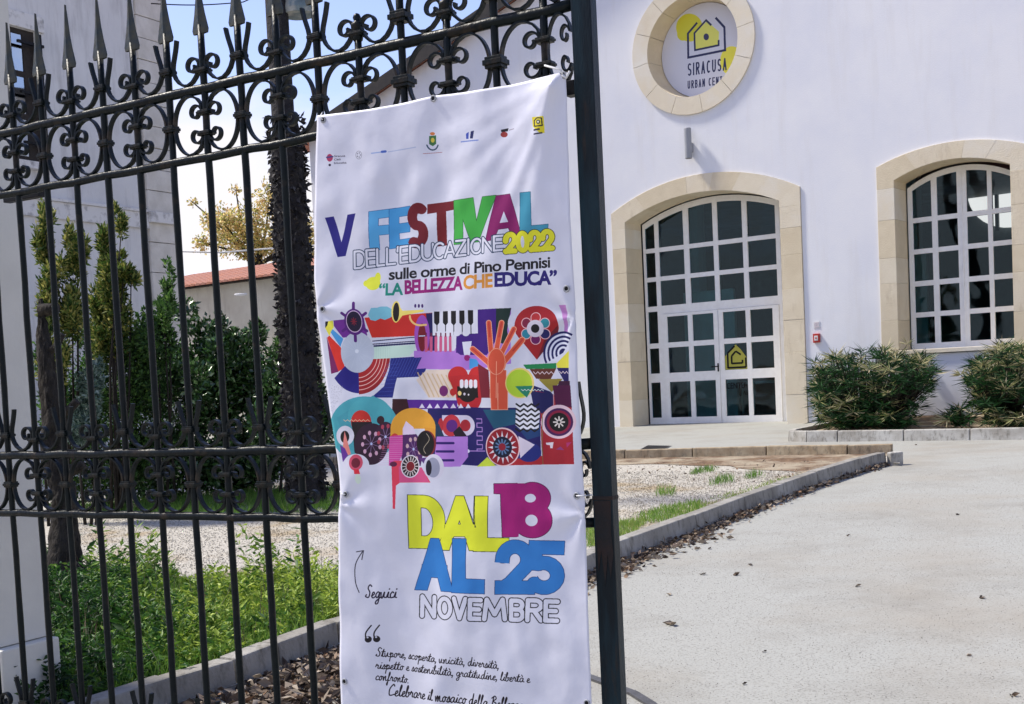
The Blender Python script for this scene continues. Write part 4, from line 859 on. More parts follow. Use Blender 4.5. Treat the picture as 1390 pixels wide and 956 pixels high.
# hand
HC = (216, 84, 54); HL = (246, 176, 140)
for pth, wd_ in [([(450, 262), (470, 520)], 40), ([(568, 262), (520, 520)], 40), ([(680, 320), (560, 560)], 40), ([(755, 420), (590, 620)], 46), ([(295, 505), (470, 650)], 44)]:
    stk(cB, pth, wd_ + 12, HL); 
ell(cB, 520, 620, 88, 130, HL); pol(cB, [(462, 700), (610, 700), (612, 960), (465, 960)], HL); pol(cD, [(410, -20), (545, -20), (545, 218), (412, 218)], HL)
for pth, wd_ in [([(450, 262), (470, 520)], 40), ([(568, 262), (520, 520)], 40), ([(680, 320), (560, 560)], 40), ([(755, 420), (590, 620)], 46), ([(295, 505), (470, 650)], 44)]:
    stk(cB, pth, wd_, HC); stk(cB, [pth[0], tuple(.5*(a_ + b_) for a_, b_ in zip(*pth))], 14, (190, 60, 50))
ell(cB, 520, 620, 84, 126, HC); pol(cB, [(468, 700), (604, 700), (606, 960), (471, 960)], HC); pol(cD, [(416, -20), (540, -20), (540, 214), (417, 214)], HC)
stk(cB, arc(520, 620, 78, 120, 0, 360, 30), 5, HL); stk(cB, [(520, 620), (522, 956)], 5, HL); stk(cD, [(468, 0), (470, 214)], 5, HL)
# lime disc with green triangle
ell(cB, 730, 820, 132, 142, (236, 210, 120)); ell(cB, 725, 822, 118, 128, (176, 208, 50)); pol(cB, [(685, 850), (850, 845), (790, 956), (740, 910)], (30, 130, 100)); cv.stroke([cB(740 + i*16, 878 + (i % 2)*14) for i in range(14)], .8, (220, 230, 220))
# chevrons
pol(cD, [(605, 180), (700, 150), (795, 230), (790, 370), (650, 380), (605, 340)], (224, 224, 230))
for k_ in range(6):
    y_ = 170 + k_*40; cv.stroke([cD(608 + i*30, y_ + (i % 2)*22 - (0 if i else 0)) for i in range(7)], 2.3, (16, 14, 18))
# wheels
ell(cD, 945, 315, 138, 138, (232, 200, 206)); ell(cD, 945, 318, 114, 114, (70, 22, 80)); ell(cD, 945, 318, 96, 96, (140, 24, 60)); ell(cD, 945, 318, 76, 76, (18, 14, 16))
for i in range(8): a = i*math.pi/4; stk(cD, [(945 + 16*math.cos(a), 318 + 16*math.sin(a)), (945 + 42*math.cos(a), 318 + 42*math.sin(a))], 12, (226, 216, 204))
stk(cD, [(905, 90), (905, 180)], 5, (190, 150, 160)); stk(cD, [(815, 250), (820, 660)], 5, (110, 110, 60))
pol(cD, [(630, 430), (760, 500), (640, 610)], (222, 210, 222)); ell(cD, 500, 518, 142, 158, (236, 200, 200)); ell(cD, 498, 520, 132, 148, (150, 26, 40))
for i in range(16):
    a = i*math.pi/8; r0, r1 = 72, 122; pol(cD, [(497 + r0*math.cos(a - .17), 522 + r0*math.sin(a - .17)), (497 + r0*math.cos(a + .17), 522 + r0*math.sin(a + .17)), (497 + r1*math.cos(a), 522 + r1*1.12*math.sin(a))], (232, 222, 226))
ell(cD, 496, 520, 78, 86, (18, 26, 52))
for i in range(12): a = i*math.pi/6; stk(cD, [(494, 518), (494 + 54*math.cos(a), 518 + 60*math.sin(a))], 12, (96, 130, 170))
ell(cD, 494, 518, 28, 30, (150, 30, 50))
pol(cD, [(845, 485), (905, 480), (898, 530), (880, 528), (878, 505), (850, 500)], (232, 220, 224)); pol(cD, [(1005, 485), (1050, 480), (1010, 525)], (180, 50, 110)); pol(cD, [(925, 540), (960, 515), (990, 545)], (150, 60, 120))
# squiggle, triangle strip
cv.stroke([cD(x_, y_) for j in range(4) for x_, y_ in ((285, 290 + j*70), (330, 290 + j*70), (330, 325 + j*70), (285, 325 + j*70))] + [cD(285, 552), cD(350, 552), cD(205, 552)], 1.2, (170, 130, 200)); ell(cD, 200, 553, 26, 18, (226, 220, 236))
pol(cC, [(590, 120), (960, 125), (960, 185), (600, 190)], (86, 34, 140)); pol(cC, [(780, 190), (960, 190), (960, 232), (800, 235)], (24, 24, 90)); pol(cC, [(490, 115), (595, 115), (610, 190), (560, 240), (480, 280)], (52, 12, 24))
for i in range(7): x_ = 680 + i*57; pol(cC, [(x_, 182), (x_ + 42, 180), (x_ + 22, 148)], (224, 216, 230))
# eyes in the middle
pol(cD, [(0, 262), (200, 262), (262, 340), (200, 430), (0, 430)], (214, 206, 222)); ell(cD, 190, 345, 76, 84, (214, 206, 222)); ell(cD, 75, 345, 72, 88, (196, 50, 60)); ell(cD, 80, 348, 45, 50, (92, 32, 120)); ell(cD, 188, 345, 42, 48, (170, 34, 46)); pol(cD, [(90, 400), (140, 350), (200, 430), (110, 440)], (30, 16, 30)); ell(cD, -10, 345, 22, 60, (180, 40, 50))
pol(cD, [(-40, 435), (208, 435), (212, 600), (150, 678), (20, 680), (-60, 610)], (178, 124, 206))
for y_ in (488, 555, 627): stk(cD, [(-40, y_), (95, y_)], 20, (44, 20, 100))
pol(cC, [(770, 240), (830, 300), (870, 385), (800, 385)], (20, 50, 76))
# lower left creatures
cv.ell(*cC(290, 330), 46, 44, (70, 160, 170)); pol(cC, [(100, 250), (350, 90), (480, 200), (480, 420), (380, 560), (180, 470)], (66, 152, 164)); ell(cC, 330, 230, 150, 130, (74, 164, 172)); ell(cC, 410, 120, 70, 50, (24, 34, 120), .0)
ell(cC, 272, 280, 70, 84, (196, 44, 34)); pol(cC, [(205, 280), (345, 280), (380, 400), (330, 585), (230, 500)], (24, 14, 20)); cv.stroke([cC(150 + i*14, 264 + (i % 2)*12) for i in range(14)], .7, (232, 190, 150))
ell(cC, 345, 440, 118, 150, (44, 16, 40)); ell(cC, 440, 380, 70, 100, (50, 18, 46)); ell(cC, 405, 268, 26, 30, (50, 20, 30))
for cx_, cy_, rx_, ry_, n_, cl in ((348, 438, 62, 80, 9, (206, 160, 180)), (443, 388, 50, 80, 8, (170, 60, 80)), (638, 478, 46, 76, 8, (206, 170, 170))):
    if n_ == 8 and cx_ > 600: pol(cC, [(570, 320), (660, 370), (720, 460), (690, 600), (560, 560), (540, 430)], (76, 32, 92))
    for i in range(n_): a = i*2*math.pi/n_ + .3; X, Y = cx_ + rx_*math.cos(a), cy_ + ry_*math.sin(a); stk(cC, [(cx_, cy_), (X, Y)], 3, (150, 120, 160)); ell(cC, X, Y, 11, 16, cl)
    ell(cC, cx_, cy_, 8, 10, (180, 190, 226))
ell(cC, 640, 330, 165, 150, (226, 160, 50), a0=180, a1=360); pol(cC, [(475, 320), (570, 320), (560, 380), (540, 420), (475, 400)], (226, 160, 50)); pol(cC, [(720, 320), (805, 330), (805, 400), (730, 380)], (220, 150, 46))
pol(cC, [(560, 330), (585, 275), (640, 320), (655, 370), (560, 375)], (224, 206, 226)); ell(cC, 505, 410, 32, 46, (206, 60, 50)); ell(cC, 507, 418, 17, 24, (60, 20, 40))
pol(cC, [(470, 385), (560, 375), (560, 520), (530, 600), (470, 596)], (206, 70, 150))
for i in range(14): stk(cC, [(395 + i*4, 590 - i*15), (560, 590 - i*15)], 3, (224, 170, 205), al=.6)
ell(cC, 735, 438, 74, 96, (120, 30, 40)); ell(cC, 728, 438, 66, 92, (16, 12, 16)); cv.stroke([cC(735 + 22*math.sin(i*.5), 365 + i*12) for i in range(13)], .5, (226, 210, 180))
pol(cC, [(490, 600), (500, 905), (516, 908), (522, 740), (550, 718), (765, 718), (720, 640), (560, 560), (505, 560)], (222, 60, 84)); pol(cC, [(540, 600), (700, 610), (755, 715), (545, 716)], (214, 82, 130))
ell(cC, 502, 585, 26, 18, (90, 20, 60)); pol(cC, [(680, 545), (775, 530), (775, 640), (740, 610)], (90, 50, 120))
ell(cC, 790, 605, 78, 92, (212, 208, 220)); ell(cC, 785, 610, 52, 72, (150, 152, 172)); ell(cC, 752, 612, 22, 56, (26, 22, 40))
ell(cC, 618, 602, 64, 82, (228, 222, 226)); ell(cC, 618, 602, 56, 74, (18, 14, 16))
for i in range(16): a = i*math.pi/8; stk(cC, [(618 + 36*math.cos(a), 602 + 46*math.sin(a)), (618 + 52*math.cos(a), 602 + 68*math.sin(a))], 7, (222, 206, 200))
ell(cC, 618, 602, 32, 40, (222, 206, 200)); ell(cC, 618, 602, 27, 34, (130, 24, 34))
ell(cC, 160, 380, 64, 72, (216, 214, 222)); ell(cC, 158, 388, 32, 44, (16, 14, 18)); pol(cC, [(155, 345), (205, 510), (170, 530), (145, 460)], (222, 130, 120)); pol(cC, [(122, 445), (160, 470), (185, 520), (145, 570)], (96, 44, 140))
ell(cC, 240, 590, 92, 80, (216, 214, 224)); ell(cC, 240, 572, 48, 58, (206, 76, 100)); ell(cC, 240, 575, 30, 36, (110, 22, 44)); pol(cC, [(228, 620), (262, 620), (272, 655), (232, 655)], (222, 44, 60)); ell(cC, 256, 690, 20, 36, (212, 226, 206))
for i in range(220):     # printed dots at the left
    x_, y_ = random.uniform(30, 200), random.uniform(5, 250)
    if y_ < 250 - x_*.9: ell(cC, 40 + x_*.5, y_ + 10, 1.6, 1.6, (150, 150, 160))
# --- lettering
def CP(c, ch, x0, x1, yb0, yb1, top, wd, col, **k):
    X0, Y0 = c(x0, yb0); X1, Y1 = c(x1, yb1); s_ = c(1, 0)[0] - c(0, 0)[0]; k['ow'] = k.get('ow', 1)*s_
    cap(cv, ch, X0, X1, Y0, Y1, (yb0 - top)*s_, wd*s_, col, **k)
pol(cF, [(45, 210), (90, 203), (130, 335), (162, 195), (205, 188), (152, 405), (112, 411)], (30, 22, 118))
def ol(c, pts, col, w_=5, oc=(30, 60, 90)): stk(c, pts + [pts[0]], w_, oc); pol(c, pts, col)
ol(cF, [(270, 180), (400, 160), (400, 200), (316, 213), (316, 252), (385, 244), (385, 290), (318, 298), (320, 372), (275, 378)], (84, 166, 214), oc=(40, 100, 150))
ol(cF, [(366, 166), (472, 150), (472, 194), (414, 203), (414, 240), (470, 232), (470, 280), (415, 287), (418, 322), (474, 314), (474, 352), (370, 368)], (66, 150, 204), oc=(40, 100, 150))
CP(cF, 'S', 456, 566, 372, 360, 138, 50, (110, 12, 26)); pol(cF, [(558, 140), (697, 122), (697, 168), (655, 176), (662, 350), (612, 356), (606, 182), (558, 190)], (112, 10, 20))
ol(cF, [(697, 122), (800, 108), (818, 230), (850, 104), (918, 96), (830, 332), (790, 336), (745, 215), (748, 342), (700, 346)], (66, 172, 66), oc=(30, 90, 30))
ol(cF, [(918, 98), (990, 90), (1048, 288), (1000, 300), (985, 262), (935, 270), (915, 322), (868, 330)], (132, 14, 92), oc=(80, 10, 60)); pol(cF, [(962, 178), (984, 232), (942, 238)], (212, 212, 224))
ol(cF, [(1043, 84), (1100, 80), (1102, 252), (1186, 244), (1184, 262), (1160, 285), (1045, 292)], (62, 146, 170), oc=(30, 90, 110))
s_ = "DELL'EDUCAZIONE"; ws = [1, .85, .8, .8, .35, .85, 1, .95, .95, 1, .95, .4, 1.05, 1, .9]; x_ = 192; tot = sum(ws)
for ch, wv in zip(s_, ws):
    wd_ = 770*wv/tot; f = (x_ - 192)/770; yb = 474 - 96*f; CP(cF, ch, x_, x_ + wd_ + 5, yb, yb - 6, yb - 96 + 14*f, 11, (222, 222, 230), outline=(24, 50, 80), ow=4.4, capst='round'); x_ += wd_
for i, ch in enumerate('2022'):
    x_ = 958 + i*62; yb = 396 - i*5; CP(cF, ch, x_, x_ + 72, yb, yb - 4, yb - 112, 27, (226, 222, 44), outline=(40, 40, 20), ow=3.4, capst='round')
for i, ch in enumerate('2022'):
    x_ = 958 + i*62; yb = 396 - i*5; CP(cF, ch, x_, x_ + 72, yb, yb - 4, yb - 112, 25, (226, 222, 44), capst='round')
    if i in (1,): ell(cF, x_ + 36, yb - 58, 9, 30, (214, 214, 224))
sans(cv, 'sulle orme di Pino Pennisi', cF(368, 526), cF(1192, 462), 15.5, (18, 14, 22), .022)
ell(cF, 290, 545, 36, 34, (226, 230, 60)); ell(cF, 312, 515, 15, 26, (226, 230, 60)); ell(cF, 258, 545, 16, 16, (226, 230, 60))
sans(cv, '\u201cLA', cF(320, 606), cF(440, 601), 16.5, (22, 138, 118), .03); sans(cv, 'BELLEZZA', cF(447, 597), cF(750, 574), 18.5, (146, 20, 110), .04); sans(cv, 'CHE', cF(752, 573), cF(905, 562), 18.5, (214, 142, 52), .036); sans(cv, 'EDUCA\u201d', cF(914, 560), cF(1226, 546), 19, (34, 22, 104), .04)
Yl, Mg, Bl = (222, 228, 48), (160, 14, 108), (46, 122, 192)
OUTL = [('D', 412, 612, 415, 420, 128, 66, Yl), ('A', 582, 806, 424, 424, 133, 64, Yl), ('L', 774, 958, 428, 432, 133, 72, Yl)]
for ch, x0, x1, y0, y1, tp_, wd_, cl in OUTL: CP(cE, ch, x0, x1, y0, y1, tp_, wd_, cl, outline=(30, 40, 30), ow=3.5)
for ch, x0, x1, y0, y1, tp_, wd_, cl in OUTL: CP(cE, ch, x0, x1, y0, y1, tp_, wd_, cl)
stk(cE, [(780, 300), (775, 134)], 3.5, (30, 40, 30)); stk(cE, [(718, 136), (785, 300)], 3.5, (30, 40, 30))
for pp in ([(878, 68), (1000, 66), (1000, 350), (925, 352), (915, 120), (880, 118)],):
    stk(cE, pp + [pp[0]], 8, (90, 10, 70)); 
ell(cE, 1082, 148, 96, 92, (90, 10, 70)); ell(cE, 1084, 264, 106, 98, (90, 10, 70)); ell(cE, 1082, 148, 92, 88, Mg); ell(cE, 1084, 264, 102, 94, Mg)
pol(cE, [(878, 68), (1040, 64), (1010, 352), (925, 352), (915, 120), (880, 118)], Mg)
ell(cE, 1070, 145, 29, 23, (214, 214, 224)); ell(cE, 1077, 265, 33, 31, (214, 214, 224))
OUT2 = [('A', 455, 652, 640, 646, 360, 66, Bl), ('L', 656, 834, 650, 657, 360, 76, Bl), ('2', 888, 1096, 660, 662, 368, 72, Bl), ('5', 1048, 1254, 660, 668, 372, 72, Bl)]
for ch, x0, x1, y0, y1, tp_, wd_, cl in OUT2: CP(cE, ch, x0, x1, y0, y1, tp_, wd_, cl, outline=(20, 50, 100), ow=3)
for ch, x0, x1, y0, y1, tp_, wd_, cl in OUT2: CP(cE, ch, x0, x1, y0, y1, tp_, wd_, cl)
s_ = 'NOVEMBRE'; bx = [(470, 562), (566, 658), (655, 742), (742, 822), (818, 948), (958, 1045), (1046, 1142), (1140, 1226)]
for i, (ch, (x0, x1)) in enumerate(zip(s_, bx)): CP(cE, ch, x0, x1, 792 + i*3.4, 795 + i*3.4, 664 + i*3 + (4 if i % 2 else 0), 24, (218, 218, 228), outline=(14, 14, 22), ow=5.2, lean=.02, capst='round')
# arrow and 'Seguici' (the square code beside it stays blank)
stk(cE, crm([(156, 650), (137, 590), (138, 500), (172, 432)]), 5, (22, 18, 40)); stk(cE, [(142, 432), (178, 426), (170, 474)], 5, (22, 18, 40))
hand(cv, 'Seguici', cE(186, 680), cE(345, 684), 8.2, 1.7, (26, 16, 44), .12)
for x_ in (198, 238):
    stk(cQ, crm([(x_ + 12, 112), (x_ - 14, 150), (x_ - 12, 185)]), 7, (20, 14, 24)); ell(cQ, x_ - 2, 184, 17, 17, (20, 14, 24)); ell(cQ, x_ - 5, 174, 5, 5, (200, 200, 210))
INK = (24, 16, 26)
hand(cv, 'Stupore, scoperta, unicità, diversità,', cQ(230, 275), cQ(884, 338), 5.6, 1.3, INK)
hand(cv, 'rispetto e sostenibilità, gratitudine, libertà e', cQ(228, 340), cQ(1042, 412), 5.6, 1.3, INK)
hand(cv, 'confronto.', cQ(228, 398), cQ(394, 420), 5.6, 1.3, INK)
hand(cv, 'Celebrare il mosaico della Bellezza', cQ(290, 482), cQ(1010, 556), 7.2, 1.6, INK)
# logos
BLK = (50, 46, 60)
ell(cT, 103, 492, 15, 19, (170, 50, 90)); stk(cT, [(88, 490), (118, 486)], 7, (60, 60, 120)); ell(cT, 104, 528, 6, 6, (40, 30, 50)); 
for j, t_ in enumerate(('Siracusa', 'Città', 'Educativa')): sans(cv, t_, cT(124, 489 + j*17), cT(124 + (54, 32, 60)[j], 486 + j*17), 2.9, BLK, .01)
stk(cT, arc(246, 478, 15, 20, 0, 360, 16), 3, (150, 150, 160)); 
for i in range(5): ell(cT, 246 + 8*math.cos(i*1.26), 478 + 11*math.sin(i*1.26), 3, 4, (120, 120, 130))
stk(cT, [(312, 470), (370, 462)], 6, (150, 170, 210)); stk(cT, [(362, 462), (378, 460)], 12, (70, 100, 180)); stk(cT, [(392, 462), (524, 438)], 5, (176, 186, 210))
ell(cT, 604, 370, 12, 8, (210, 120, 60)); pol(cT, [(588, 382), (622, 378), (622, 420), (605, 432), (588, 422)], (60, 110, 60)); ell(cT, 605, 402, 9, 12, (210, 190, 70)); cv.stroke([cT(*p) for p in arc(604, 415, 28, 36, 20, 160, 12)], 1.8, (40, 70, 90)); stk(cT, [(560, 470), (650, 462)], 3, (170, 110, 110))
pol(cT, [(778, 398), (776, 372), (790, 362), (790, 398)], (60, 80, 170)); pol(cT, [(797, 396), (800, 360), (816, 356), (812, 396)], (30, 36, 90)); stk(cT, [(752, 412), (838, 404)], 6, (120, 140, 200))
pol(cT, [(950, 352), (988, 344), (984, 360), (952, 364)], (24, 24, 30)); ell(cT, 966, 376, 18, 14, (150, 50, 44)); stk(cT, [(992, 354), (1016, 348)], 4, (150, 140, 150))
pol(cT, [(1118, 294), (1180, 290), (1182, 372), (1160, 374), (1122, 340)], (222, 206, 40)); stk(cT, [(1132, 340), (1130, 312), (1145, 298), (1170, 300), (1172, 336), (1132, 340)], 6, (40, 40, 50)); ell(cT, 1152, 318, 11, 11, (60, 60, 60)); ell(cT, 1152, 318, 5, 5, (226, 226, 200)); stk(cT, [(1130, 358), (1156, 354)], 9, (60, 56, 60)); stk(cT, [(1130, 378), (1168, 372)], 7, (50, 46, 66))
# --- banner: cloth
mC, tN, bN = print_mat('banner_print', cv.image('banner_print'), .45)
nzb = tN.nodes.new('ShaderNodeTexNoise'); nzb.inputs['Scale'].default_value = 9; nzb.inputs['Detail'].default_value = 4; bpn = tN.nodes.new('ShaderNodeBump'); bpn.inputs['Strength'].default_value = .25; bpn.inputs['Distance'].default_value = .012
con = tN.nodes.new('ShaderNodeTexCoord'); tN.links.new(con.outputs['Object'], nzb.inputs['Vector']); tN.links.new(nzb.outputs['Fac'], bpn.inputs['Height']); tN.links.new(bpn.outputs[0], bN.inputs['Normal'])
LE = [(157, 430), (300, 428), (380, 428.5), (430, 432), (520, 443), (600, 456), (650, 462.5), (668, 463.5), (690, 463), (760, 461.5), (860, 461.5), (960, 463.5), (1080, 466)]
RE = [(98, 768), (130, 770), (258, 773), (400, 779), (560, 786), (640, 789.5), (672, 791), (740, 794), (820, 797), (950, 802), (1080, 806)]
def interp(T, y): 
    if y <= T[0][0]: return T[0][1]
    for (y0, x0), (y1, x1) in zip(T[:-1], T[1:]):
        if y <= y1: return x0 + (x1 - x0)*(y - y0)/(y1 - y0)
    return T[-1][1]
NU, NVv = 110, 260
def wrinkle(u, v):
    """depth towards the viewer in metres; u,v in 0..1"""
    w_ = 0
    # fans of folds hanging from the upper right eyelet
    for ang, amp, wd_ in ((118, .0075, .010), (128, .0055, .012), (138, .006, .014), (150, .004, .016), (108, .005, .012), (162, .003, .014)):
        a = math.radians(ang); px_, py_ = (u - .985)*.9, -(v)*2.2; l_ = px_*math.cos(a) - py_*math.sin(a)*1 ; dd = abs(px_*math.sin(a) + py_*math.cos(a))
        l_ = px_*math.cos(a) + (-py_)*math.sin(a)
        dd = px_*math.sin(a) - (-py_)*math.cos(a)
        if l_ > 0: w_ += 1.9*amp*math.exp(-(dd/(wd_ + l_*.06))**2)*math.exp(-l_/.55)*min(1, l_/.05)
    for (uc, vc, sg) in ((.0, .29, 1), (.0, .585, 1), (.99, .34, -1), (.99, .615, -1)):   # pulls at the side ties
        dx, dy = (u - uc)*.9, (v - vc)*2.2; r_ = math.hypot(dx, dy); th = math.atan2(dy, dx*sg)
        w_ += .006*math.sin(th*5 + 1)*math.exp(-r_/.14)*min(1, r_/.03)
    p = Vector((u*2.6 + v*1.1, v*5.2 - u*1.6, .3)); w_ += .010*noise.noise(p) + .006*noise.noise(p*2.6) + .006*noise.noise(Vector((u*7 + v*2, v*2.2, 5))) + .0022*noise.noise(p*6)
    w_ += .004*math.sin(u*9 + v*3)*(.3 + v)
    return w_
bn = empty('festival_banner', GW(2.0, .3, -.05), 'tall white printed festival banner tied to the iron gate', 'banner')
def bpos(u, v, f=1):
    # top edge sags a little between eyelets
    yl, yr = 157 + (1060 - 157)*v, 98 + (1075 - 98)*v
    for _ in range(2): xl, xr = interp(LE, yl), interp(RE, yr)
    x = xl + (xr - xl)*u; y = yl + (yr - yl)*u + 3.5*math.sin(math.pi*min(1, u/.47) if u < .47 else math.pi*(u - .47)/.53)*max(0, 1 - v*7)
    wr = wrinkle(u, v) if f else 0
    p = hit(x, y, GP - GN*.055, GN)
    return p - GN*wr, x, y
V = []; UV = []
for j in range(NVv + 1):
    for i in range(NU + 1):
        p, x, y = bpos(i/NU, j/NVv); V.append(p); UV.append(((x - BX0)/396, 1 - (y - BY0)/890))
mb = MB(); n1 = NU + 1
mb.add(V, [(j*n1 + i, (j + 1)*n1 + i, (j + 1)*n1 + i + 1, j*n1 + i + 1) for j in range(NVv) for i in range(NU)])
me = bpy.data.meshes.new('cloth'); me.from_pydata(mb.v, [], mb.f); me.materials.append(mC); me.polygons.foreach_set('use_smooth', [True]*len(me.polygons))
uvl = me.uv_layers.new(name='uv'); vi = np.zeros(len(me.loops), np.int32); me.loops.foreach_get('vertex_index', vi); uvl.data.foreach_set('uv', np.array(UV, np.float32)[vi].ravel())
cl_ = put(bpy.data.objects.new('cloth', me), parent=bn); sm_ = cl_.modifiers.new('thickness', 'SOLIDIFY'); sm_.thickness = .0012; sm_.offset = -1 if me.polygons[0].normal.dot(GN) < 0 else 1
# eyelets and ties at measured places
def bfind(x, y):
    best = None
    for j in range(0, NVv + 1):
        k_ = j*n1; 
        if abs(UV[k_][1] - (1 - (y - BY0)/890)) > .12 and abs(UV[k_ + NU][1] - (1 - (y - BY0)/890)) > .12: continue
        for i in range(0, n1):
            ux = UV[k_ + i][0]*396 + BX0; uy = (1 - UV[k_ + i][1])*890 + BY0; d_ = (ux - x)**2 + (uy - y)**2
            if best is None or d_ < best[0]: best = (d_, k_ + i)
    return Vector(V[best[1]])
ey = MB(); 
ring = []; nr_ = 18
for i in range(nr_):
    for k_ in range(8):
        a, b = 2*math.pi*i/nr_, 2*math.pi*k_/8; rr = .0078 + .0024*math.cos(b); ring.append((rr*math.cos(a), .0024*math.sin(b), rr*math.sin(a)))
ey.add(ring, [(i*8 + k_, ((i + 1) % nr_)*8 + k_, ((i + 1) % nr_)*8 + (k_ + 1) % 8, i*8 + (k_ + 1) % 8) for i in range(nr_) for k_ in range(8)])
hole_ = MB(); hole_.v = [(.0055*math.cos(2*math.pi*i/14), dd_, .0055*math.sin(2*math.pi*i/14)) for dd_ in (-.0008, .0004) for i in range(14)]; hole_.f = [tuple(range(14)), tuple(range(27, 13, -1))] + [(i, (i + 1) % 14, 14 + (i + 1) % 14, 14 + i) for i in range(14)]; hole_.mi = [0]*16
eym, hlm = ey.mesh('eyelet', M['lamp_grey'], True), hole_.mesh('eyelet_hole', M['black'])
for x, y in ((439, 163), (587, 135), (764, 102.5), (439.5, 419.5), (770, 391.5), (472, 669.5), (782, 672), (467.5, 923), (795, 953)):
    p = bfind(x, y) - GN*.002; e_ = inst(eym, 'eyelet', Matrix.Translation(p) @ GR, bn); inst(hlm, 'eyelet_hole', Matrix.Translation(p) @ GR, e_)
def tie(P, r=.0022): mb = MB(); mb.tube(P, r, 6); mb.obj('tie', M['string'], bn, smooth=True)
pE = bfind(472, 669.5) - GN*.004; tie([pE, pE + GD*-.012 - GN*.004, hit(462, 667, GP - GN*.02, GN), GW(*gat(459, 667), .03)])
pE = bfind(764, 102.5) - GN*.004; tie([pE, pE + Vector((0, 0, .012)) - GN*.01, GW(2.435, 2.36, -.02), GW(2.429, 2.38, .02)], .003); tie([pE, pE + Vector((0, 0, -.01)) + GD*.01, pE + GD*.022 + Vector((0, 0, .006))], .0035)
pE = bfind(782, 672) - GN*.004; tie([pE, pE + GD*.02, GW(2.50, 1.16, .02)])
pE = bfind(439, 163) - GN*.004; tie([pE, pE - GD*.01 + Vector((0, 0, .01)), GW(1.643, 2.37, .02)])
# ================================================================== LEFT SIDE: pier, buildings, lamp post, trunk
pier = empty('plastered_pier', GW(-.4, .05, .3), 'cream plastered gate pier behind the left end of the iron gate', 'pier')
mb = MB(); ab_ = gat(60, 700, .62)[0]; mb.box(GW, -1.6, ab_, .448, 3.6, .3, .62); mb.obj('shaft', M['plaster'], pier, bevel=.008)
mb = MB(); mb.box(GW, -1.65, ab_ + .05, -.05, .445, .294, .615); mb.obj('plinth', M['plaster'], pier, bevel=.01)
for z_ in (2.335,):
    mb = MB(); mb.box(GW, -.17, .045, z_ - .012, z_ + .012, .262, .298); mb.obj('hinge_strap', M['black'], pier, bevel=.003)
# left building: wall runs away along the gate's normal
CR = at(237, 300, 26.0); CR.z = gz(CR.x, CR.y)
W1 = Vector((math.sin(AG + .0), math.cos(AG + .0), 0)); W2 = Vector((W1.y, -W1.x, 0))       # W1: away, W2: towards the right
LP0 = CR - W1*9.0
def LW(a, z, d=0): return CR - W1*9.0 + W1*a + Vector((0, 0, z)) - W2*d     # a 0..9 along the wall, d into the building
def lf(x, y, d=0):
    q = hit(x, y, CR - W2*d, W2); return ((q - LP0).dot(W1), q.z - CR.z)
lb = empty('grey_building', LW(9, 0, 0), 'grey stuccoed house with stone corner blocks and a tall dark window', 'building')
wq = lf(190, 150)[0]
win = [lf(9, 33, 0), lf(47, 44, 0), lf(50, 222, 0), lf(9, 214, 0)]
wa0, wa1 = win[0][0], win[1][0]; wz1 = (win[0][1] + win[1][1])/2; wz0 = (win[2][1] + win[3][1])/2
plate('wall', [(0, -1), (wq, -1), (wq, 10.6), (0, 10.6)], [rect(wa0, wa1, wz0, wz1)], LW, 0, .4, M['grey_stucco'], lb)
mb = MB(); mb.box(LW, wq, 9.0, -1, 10.6, .03, .5); mb.obj('wall', M['grey_stone'], lb)
mb = MB(); mb.box(LW, 8.5, 9.0, -1, 10.6, .52, 9); mb.obj('wall', M['grey_stucco'], lb)
mb = MB(); mb.box(LW, 0, .4, -1, 10.6, .42, 9); mb.obj('wall', M['grey_stucco'], lb)
mb = MB(); mb.box(LW, -.2, 9.2, 10.6, 10.9, -.2, 9.2); mb.obj('roof', M['tile'], lb)
mb = MB(); mb.box(LW, .41, 8.49, 2, 10.5, 2.2, 2.3); mb.obj('room_wall', M['dark_room'], lb)
hh = (lf(215, 60)[1] - lf(215, 95)[1])
zq = 0; k = 0
zb = lf(215, 300)[1]
while zq < 10.5:
    h_ = .42*1.05 if zq > zb else .62
    ext = .0
    mb = MB(); mb.box(LW, wq + .012, 8.995, zq + .006, min(zq + h_ - .006, 10.58), -.05 + random.uniform(-.008, .008), .028); mb.obj('corner_stone', M['grey_stone'], lb, bevel=.012); zq += h_; k += 1
mb = MB(); zc = lf(110, 290)[1]; mb.box(LW, 0, wq, zc - .16, zc + .16, -.06, -.002); mb.box(LW, 0, wq, zc + .162, zc + .22, -.10, -.002); mb.obj('moulding', M['band'], lb, bevel=.01)
mb = MB(); mb.box(LW, wq - .02, 9.04, zb - .06, zb + .16, -.14, -.062); mb.obj('moulding', M['band'], lb, bevel=.01)
# window joinery
wg_ = lf(35, 100)[0]
wfm = plate('window_frame', rect(wa0 + .01, wa1 - .01, wz0 + .01, wz1 - .01), [rect(wa0 + .1, wg_, wz0 + .1 + i*(wz1 - wz0 - .1)/3, wz0 + (i + 1)*(wz1 - wz0 - .1)/3) for i in range(3)], LW, .03, .1, M['wood_dark'], lb)
for i in range(3):
    for (u0, u1) in ((wa0 + .1, wg_),):
        mb = MB(); mb.box(LW, u0 + .002, u1 - .002, wz0 + .102 + i*(wz1 - wz0 - .1)/3, wz0 - .002 + (i + 1)*(wz1 - wz0 - .1)/3, .05, .056); mb.obj('pane', M['glass_side'], wfm)
mb = MB(); mb.box(LW, wa0 - .2, wa1 + .2, wz1 + .002, wz1 + .3, -.05, -.002); mb.obj('lintel', M['band'], lb, bevel=.02)
mb = MB(); mb.box(LW, wa0 - .15, wa1 + .15, wz0 - .14, wz0 - .002, -.12, .1); mb.obj('sill', M['band'], lb, bevel=.01)
